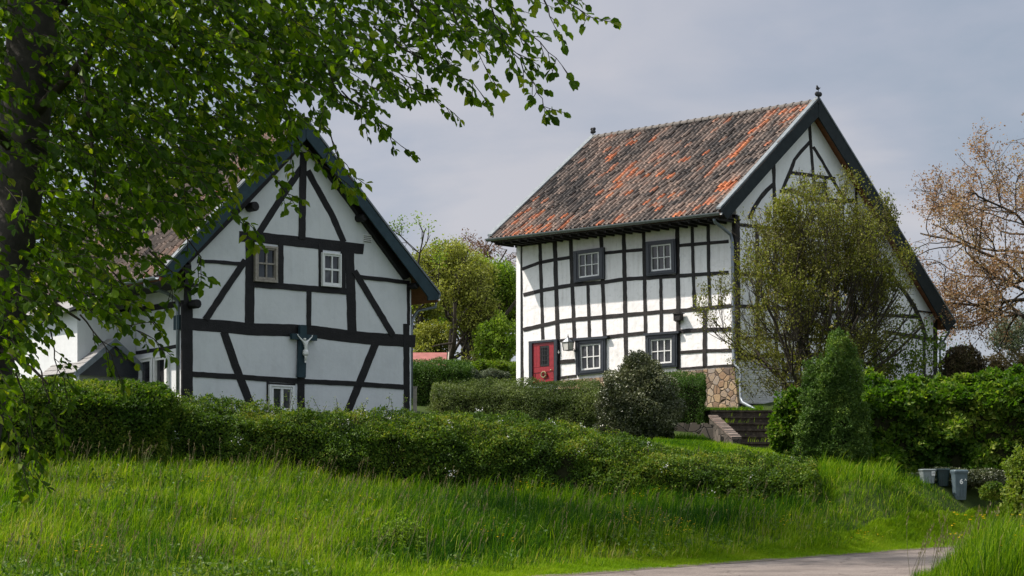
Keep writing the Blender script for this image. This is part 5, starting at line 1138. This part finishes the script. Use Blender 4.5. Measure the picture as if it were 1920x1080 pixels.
tubes('twigs', TS, M['twig'], bt, 4)
# upper crown above the view, which shades the hanging branches
n = 21000; u = rand_unit(n)*(RNG.random(n)**.45)[:, None]; cpos = np.array([-4.6, 14.2, 8.6])+u*np.array([5.6, 4.6, 4.4])
py_ = 900-F*(cpos[:, 2]-1.7)/cpos[:, 1]; px_ = 960+F*cpos[:, 0]/cpos[:, 1]; cpos = cpos[((py_ < -70) | (px_ < -70)) & (cpos[:, 2] > 2.2)]; n = len(cpos)
leaves('upper_foliage', cpos, rand_unit(n)+np.array([0, 0, -.3]), UP+rand_unit(n)*.8, RNG.uniform(.10, .17, n), .10, LM['beech'], bt, RNG.random(n))
# leaf tip of a further branch at the top right corner is left to the walnut's neighbour
# ------------------------------------------------------------------ grass
def blades(name, X, Y, H, Wd, mat, tint, lean=.35, kind='stuff', parent=None, label=None, z=None, windx=.25):
    n = len(X); Z = gz(X, Y) if z is None else z; p = np.stack([X, Y, Z-.02], 1); a = RNG.random(n)*2*math.pi
    side = np.stack([np.cos(a), np.sin(a), np.zeros(n)], 1); fw = np.stack([-np.sin(a), np.cos(a), np.zeros(n)], 1)
    ln = RNG.normal(size=(n, 1))*lean*.6+.25*lean; gl_ = np.array([windx, -.08, 0])[None]*RNG.uniform(.2, 1.2, (n, 1))
    H = H[:, None]; W = np.broadcast_to(np.asarray(Wd, float), (n,))[:, None]*.5; V = []
    for t, w in ((0, 1), (.38, .95), (.75, .66)):
        c = p+UP*(H*t*(1-.12*np.abs(ln)*t))+(fw*ln+gl_)*H*t*t; V += [c-side*W*w, c+side*W*w]
    V.append(p+UP*H*(1-.38*np.abs(ln))+(fw*ln*1.15+gl_*1.1)*H)
    V = np.stack(V, 1); b = np.arange(n)[:, None]*7
    lo = np.concatenate([b+np.array([[0, 1, 3, 2]]), b+np.array([[2, 3, 5, 4]]), b+np.array([[4, 5, 6]])], 1)
    o = mesh_np(name, V.reshape(-1, 3), lo.ravel(), np.tile([4, 4, 3], n), mat, parent, tint=np.repeat(np.clip(tint, 0, 1), 7))
    if kind: o['kind'] = kind
    return o
hx, hy = [s[0] for s in HB+HM], [s[1] for s in HB+HM]
def hedgeY(px): return np.where(px < 1535, np.interp(px, hx, hy), np.interp(px, [1535, 1560, 1620, 1700, 1730, 1830, 1900, 2000], [49.3, 49.5, 50.6, 50.4, 49.25, 49.2, 49.2, 49]))+.1
n = 620000; Y = 21+(52-21)*RNG.random(n)**.85; px = RNG.uniform(-70, 2000, n); X = (px-960)/F*Y; rd = road_d(X, Y)
p2 = np.stack([X, Y, X*0], 1)
dens = .55+.9*(fbm(p2, .9, 3)-.35)
k = (rd > .75+.35*fbm(p2, 1.1, 2)) & (Y < hedgeY(px)) & (RNG.random(n) < dens*(.35+.65*np.clip(Y/45, 0, 1)))
X, Y, rd, px, p2 = X[k], Y[k], rd[k], px[k], p2[k]; n = len(X)
nc = 15000; ci = RNG.integers(0, n, nc); own = RNG.random(n) < .62; pick = RNG.integers(0, nc, n); off = RNG.normal(size=(n, 2))*.085
X = np.where(own, X[ci][pick]+off[:, 0], X); Y = np.where(own, Y[ci][pick]+off[:, 1], Y); ch_ = RNG.uniform(.55, 1.45, nc)[pick]; ct = (RNG.normal(size=nc)*.17)[pick]
rd = road_d(X, Y); px = 960+F*X/Y; ok = (rd > .5) & (Y < hedgeY(px)); X, Y, rd, px, own, ch_, ct = X[ok], Y[ok], rd[ok], px[ok], own[ok], ch_[ok], ct[ok]; n = len(X); p2 = np.stack([X, Y, X*0], 1)
hn = fbm(p2, .55, 7); shade_band = np.clip((px-640)/160, 0, 1)*np.clip((1560-px)/120, 0, 1)*np.clip((rd-1.8)/1.2, 0, 1)  # middle band: grass a little taller, with shade painted in as darker tint
H = (.14+.46*hn)*np.clip(.35+rd*.22, .3, 1)*RNG.uniform(.55, 1.25, n)*(1+.22*shade_band)*np.where(own, ch_, .8)*np.where((px > 1680) & (px < 1850) & (Y > 47.2), .42, 1)
t = .45+np.where(own, ct, 0)+(fbm(p2, .45, 9)-.5)*.9+RNG.normal(size=n)*.20-.40*shade_band+(fbm(p2, 2.2, 12)-.5)*.45; dry = fbm(p2, .75, 41); t = np.where(RNG.random(n) < (.045+.55*np.clip(dry-.62, 0, 1)*3)*(1-.75*shade_band), RNG.uniform(.86, 1, n), t)
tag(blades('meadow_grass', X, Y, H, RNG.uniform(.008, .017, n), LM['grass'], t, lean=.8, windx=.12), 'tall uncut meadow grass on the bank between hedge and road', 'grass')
print('meadow blades', n)
n = 200000; t_ = RNG.uniform(-12, 26, n); e = RNG.random(n)**.8*1.5+.02+.05*np.sin(t_*3); X = E0[0]+ED[0]*t_-EN[0]*e; Y = E0[1]+ED[1]*t_-EN[1]*e; px = 960+F*X/Y; k = (px > -60) & (px < 1990) & (Y > 20); X, Y, e = X[k], Y[k], e[k]; n = len(X)
p2 = np.stack([X, Y, X*0], 1)
tag(blades('verge_grass', X, Y, (.05+.11*fbm(p2, 1.3, 4))*(.45+.6*np.clip(e, 0, 1))*RNG.uniform(.6, 1.5, n), .011, LM['verge'], .45+(fbm(p2, .8, 2)-.5)*.9+RNG.normal(size=n)*.18, lean=.7), 'short bright verge grass along the road edge', 'grass', kind='stuff')
# garden lawn patches behind the hedge and on the terrace
pts = []
for (x0, x1, y0, y1, m) in ((1225, 1400, 47.5, 57.5, 26000), (880, 1250, 47.5, 58, 9000), (1300, 1430, 59.5, 65, 5000), (1400, 1640, 46.5, 56, 12000), (780, 1000, 64, 75, 7000), (330, 800, 46.8, 49.5, 5000)):
    Y = RNG.uniform(y0, y1, m); X = (RNG.uniform(x0, x1, m)-960)/F*Y; pts.append(np.stack([X, Y], 1))
pts = np.concatenate(pts); n = len(pts); p2 = np.c_[pts, np.zeros(n)]
tag(blades('lawn_grass', pts[:, 0], pts[:, 1], (.08+.18*fbm(p2, .9, 5))*RNG.uniform(.6, 1.4, n), .016, LM['grass'], .42+(fbm(p2, .6, 6)-.5)*1.0+RNG.normal(size=n)*.2, lean=.5), 'sunny garden grass between the hedge and the farmhouse', 'grass', kind='stuff')
# tufts on the steps
PX, PZ = [], []
for i in range(nst):
    t = i/(nst-1); Yv = 60.5+(57-60.5)*t; pxv = 1333+50*t
    for k in range(70):
        c = P(pxv, 800, Yv); a = np.array([c[0], c[1], zt_+(zb_-zt_)*t])+xd*RNG.uniform(.05, 2.2)+nd*RNG.uniform(-.25, 0)
        if fbm(a[None], 2.0, i)[0] > .5: PX.append(a[:2]); PZ.append(a[2]+.02)
PX = np.array(PX); tag(blades('step_weeds', PX[:, 0], PX[:, 1], RNG.uniform(.05, .22, len(PX)), .016, LM['verge'], RNG.random(len(PX)), z=np.array(PZ)), 'weed tufts growing on the stone treads', 'weeds')
# near roadside grass in the right foreground
n = 15000; Y = RNG.uniform(19, 29, n); px = 2000-RNG.random(n)**1.35*290; X = (px-960)/F*Y; p2 = np.stack([X, Y, X*0], 1)
k = (fbm(p2, 1.2, 5)+np.clip((px-1700)/300, -.2, .5) > .48) & (road_d(X, Y) < -5.15); X, Y, px, p2 = X[k], Y[k], px[k], p2[k]; n = len(X)
edge = np.clip((px-1690)/150, .35, 1)
tag(blades('roadside_grass', X, Y, (.45+.6*fbm(p2, .7, 8))*RNG.uniform(.55, 1.1, n)*edge*1.25, RNG.uniform(.006, .012, n), LM['grass'], .45+RNG.normal(size=n)*.25, lean=.5, windx=.1), 'tall seeding grass on the near side of the road', 'grass')
k = 2600; Yw = RNG.uniform(24, 45, k); pw_ = RNG.uniform(-60, 1750, k); Xw = (pw_-960)/F*Yw; sel = (road_d(Xw, Yw) > .9) & (Yw < hedgeY(pw_)-.2) & (fbm(np.stack([Xw, Yw, Xw*0], 1), .5, 31) > .47); Xw, Yw = Xw[sel], Yw[sel]
wp = np.repeat(np.stack([Xw, Yw, gz(Xw, Yw)+RNG.uniform(.08, .36, len(Xw))], 1), 9, 0); m = len(wp); wp += RNG.normal(size=(m, 3))*np.array([.07, .07, .05])
tag(leaves('meadow_weeds', wp, rand_unit(m)+UP*.5, UP+rand_unit(m)*.7, RNG.uniform(.05, .14, m), RNG.uniform(.025, .06, m), LM['weed'], None, RNG.random(m), kind='stuff'), 'broad-leaved weeds scattered through the meadow grass', 'weeds')
# seed stalks
def stalks(name, X, Y, H, label, dark=.4):
    seg = []; hp = []
    Z = gz(X, Y)
    for x, y, z, h in zip(X, Y, Z, H):
        p = np.array([x, y, z]); d = unit([random.gauss(.12, .18), random.gauss(0, .15), 1]); n = 4
        for i in range(n): q = p+d*h/n; seg.append((p, q, .0032, .0028)); d = unit(d+np.array([.05, 0, -.02])+RNG.normal(size=3)*.03); p = q
        for i in range(7): hp.append(p-d*.02*i+RNG.normal(size=3)*.008)
    r = empty(name, (X.mean(), Y.mean(), Z.min()), label, 'grass'); r['kind'] = 'stuff'
    tubes('stalks', seg, LMs, r, 3)['kind'] = 'stuff'; hp = np.array(hp); m = len(hp); leaves('seed_heads', hp, UP+rand_unit(m)*.45, rand_unit(m), .05, .014, LM['straw'], r, RNG.random(m)*dark*2, simple=True)['kind'] = 'stuff'
LMs = M['stalk'] = surf('dry_stalk', [(.3, (.10, .10, .035)), (.7, (.2, .17, .08))], 9, .9)
n = 1100; Y = RNG.uniform(26, 45, n); px = RNG.uniform(-40, 1800, n); X = (px-960)/F*Y; k = (road_d(X, Y) > 1.5) & (Y < hedgeY(px)-.3); X, Y = X[k], Y[k]
stalks('seed_stalks', X, Y, RNG.uniform(.55, .95, len(X)), 'thin pale seeding stalks standing above the meadow grass')
n = 90; Y = RNG.uniform(20, 28, n); px = RNG.uniform(1690, 1960, n); X = (px-960)/F*Y; k = road_d(X, Y) < -5.1; X, Y = X[k], Y[k]
stalks('seed_stalks', X, Y, RNG.uniform(.6, 1.15, len(X)), 'dark seeding grass heads near the road at the lower right', .25)
# buttercups
X, Y, Hh = [], [], []
for (px, py, sx, sy, m) in ((1010, 905, 70, 14, 45), (1200, 915, 60, 18, 45), (1190, 970, 70, 20, 40), (1270, 985, 40, 15, 30), (930, 985, 50, 25, 16), (1470, 980, 30, 14, 12), (1620, 1005, 30, 14, 14), (390, 895, 20, 8, 10), (170, 1025, 30, 18, 12), (1400, 950, 200, 40, 20), (600, 930, 250, 50, 16)):
    for i in range(m):
        qx, qy = random.gauss(px, sx*.5), random.gauss(py, sy*.5)
        for Yt in np.arange(26, 46, .4):            # where the sight line meets the grass tops
            q = P(qx, qy, Yt); 
            if q[2] < g1(q[0], q[1])+.42: X.append(q[0]); Y.append(q[1]); Hh.append(max(.1, q[2])); break
for i in range(60):
    Yt = random.uniform(20, 26); qx = random.uniform(1780, 1930); q = P(qx, random.uniform(960, 1070), Yt); X.append(q[0]); Y.append(Yt); Hh.append(q[2])
pp = np.stack([X, Y, Hh], 1); m = len(pp); p5 = np.repeat(pp, 5, 0); a = np.tile(np.arange(5)*2*math.pi/5, m); dd = np.stack([np.cos(a), np.sin(a), np.full(5*m, .5)], 1)
fl = leaves('buttercups', p5, dd+rand_unit(5*m)*.2, UP+rand_unit(5*m)*.3, .026, .026, LM['yellow'], None, RNG.random(5*m), simple=True, kind='stuff'); tag(fl, 'scattered yellow buttercups among the meadow grass', 'flowers')
# ================================================================== SKY, SUN, CAMERA
SUN_AZ, SUN_EL = -94.0, 51.0
ts = np.array([math.sin(R(SUN_AZ))*math.cos(R(SUN_EL)), -math.cos(R(SUN_AZ))*math.cos(R(SUN_EL)), math.sin(R(SUN_EL))])
sl = bpy.data.lights.new('sun', 'SUN'); sl.energy = 5.0; sl.angle = R(.5); sl.color = (1, .91, .82); so = bpy.data.objects.new('sun', sl); COL.objects.link(so)
so.rotation_euler = Vector(ts).to_track_quat('Z', 'Y').to_euler(); so.location = (-30, 20, 50)
w = bpy.data.worlds.new('World'); SC.world = w; w.use_nodes = True; nt = w.node_tree; nt.nodes.clear(); L = nt.links.new
out = N(nt, 'ShaderNodeOutputWorld'); bg = N(nt, 'ShaderNodeBackground'); L(bg.outputs[0], out.inputs[0]); bg.inputs[1].default_value = .1
sky = N(nt, 'ShaderNodeTexSky', sky_type='NISHITA'); sky.sun_disc = False; sky.sun_elevation = R(SUN_EL); sky.sun_rotation = math.atan2(ts[0], ts[1])
tc = N(nt, 'ShaderNodeTexCoord'); sx = N(nt, 'ShaderNodeSeparateXYZ'); L(tc.outputs['Generated'], sx.inputs[0])
mp = N(nt, 'ShaderNodeMapping'); mp.inputs['Scale'].default_value = (3.2, 3.2, 7.5); mp.inputs['Location'].default_value = (4.17, -1.19, .64); L(tc.outputs['Generated'], mp.inputs[0])
nz = N(nt, 'ShaderNodeTexNoise'); nz.inputs['Scale'].default_value = 1.25; nz.inputs['Detail'].default_value = 7; nz.inputs['Roughness'].default_value = .52; nz.inputs['Distortion'].default_value = .5; L(mp.outputs[0], nz.inputs['Vector'])
cl = ramp(nt, [(.32, (2.45, 3.15, 4.1)), (.44, (3.05, 3.6, 4.5)), (.55, (3.75, 4.1, 4.95)), (.68, (4.9, 4.95, 5.5))]); L(nz.outputs[0], cl.inputs[0])
el = ramp(nt, [(0, (1.16, 1.10, 1.03)), (.12, (1.08, 1.05, 1.02)), (.27, (1.0, 1.0, 1.0)), (.5, (1.35, 1.32, 1.28)), (1, (1.8, 1.72, 1.62))]); L(sx.outputs[2], el.inputs[0])
mu = N(nt, 'ShaderNodeMix', data_type='RGBA', blend_type='MULTIPLY'); mu.inputs[0].default_value = 1; L(cl.outputs[0], mu.inputs[6]); L(el.outputs[0], mu.inputs[7])
mx = N(nt, 'ShaderNodeMix', data_type='RGBA'); mx.inputs[0].default_value = .86; L(sky.outputs[0], mx.inputs[6]); yr = ramp(nt, [(0, (1.15, 1.15, 1.12)), (.45, (1.1, 1.1, 1.08)), (.7, (1, 1, 1)), (.97, (.93, .92, .905))]); ya = N(nt, 'ShaderNodeMath', operation='MULTIPLY_ADD'); ya.inputs[1].default_value = .5; ya.inputs[2].default_value = .5; L(sx.outputs[1], ya.inputs[0]); L(ya.outputs[0], yr.inputs[0])
m2 = N(nt, 'ShaderNodeMix', data_type='RGBA', blend_type='MULTIPLY'); m2.inputs[0].default_value = 1; L(mu.outputs[2], m2.inputs[6]); L(yr.outputs[0], m2.inputs[7]); 
dt = N(nt, 'ShaderNodeVectorMath', operation='DOT_PRODUCT'); dt.inputs[1].default_value = tuple(ts); L(tc.outputs['Generated'], dt.inputs[0])
ar = ramp(nt, [(.30, (1, 1, 1)), (.6, (1.45, 1.42, 1.36)), (.85, (2.3, 2.2, 2.05)), (1, (3.6, 3.4, 3.1))]); L(dt.outputs['Value'], ar.inputs[0])
m3 = N(nt, 'ShaderNodeMix', data_type='RGBA', blend_type='MULTIPLY'); m3.inputs[0].default_value = 1; L(m2.outputs[2], m3.inputs[6]); L(ar.outputs[0], m3.inputs[7]); L(m3.outputs[2], mx.inputs[7]); L(mx.outputs[2], bg.inputs[0])
cam = bpy.data.cameras.new('camera'); co = bpy.data.objects.new('camera', cam); COL.objects.link(co); co.location = tuple(O); co.rotation_euler = (R(90), 0, 0)
cam.sensor_width = 36; cam.lens = 36*F/1920; cam.shift_y = 360/1920; cam.clip_start = .5; cam.clip_end = 5000
SC.camera = co
SC.view_settings.view_transform = 'Standard'; SC.view_settings.look = 'None'; SC.view_settings.exposure = .30; SC.view_settings.gamma = 1
SC.cycles.use_denoising = True
SC.cycles.max_bounces = 8; SC.cycles.transparent_max_bounces = 8
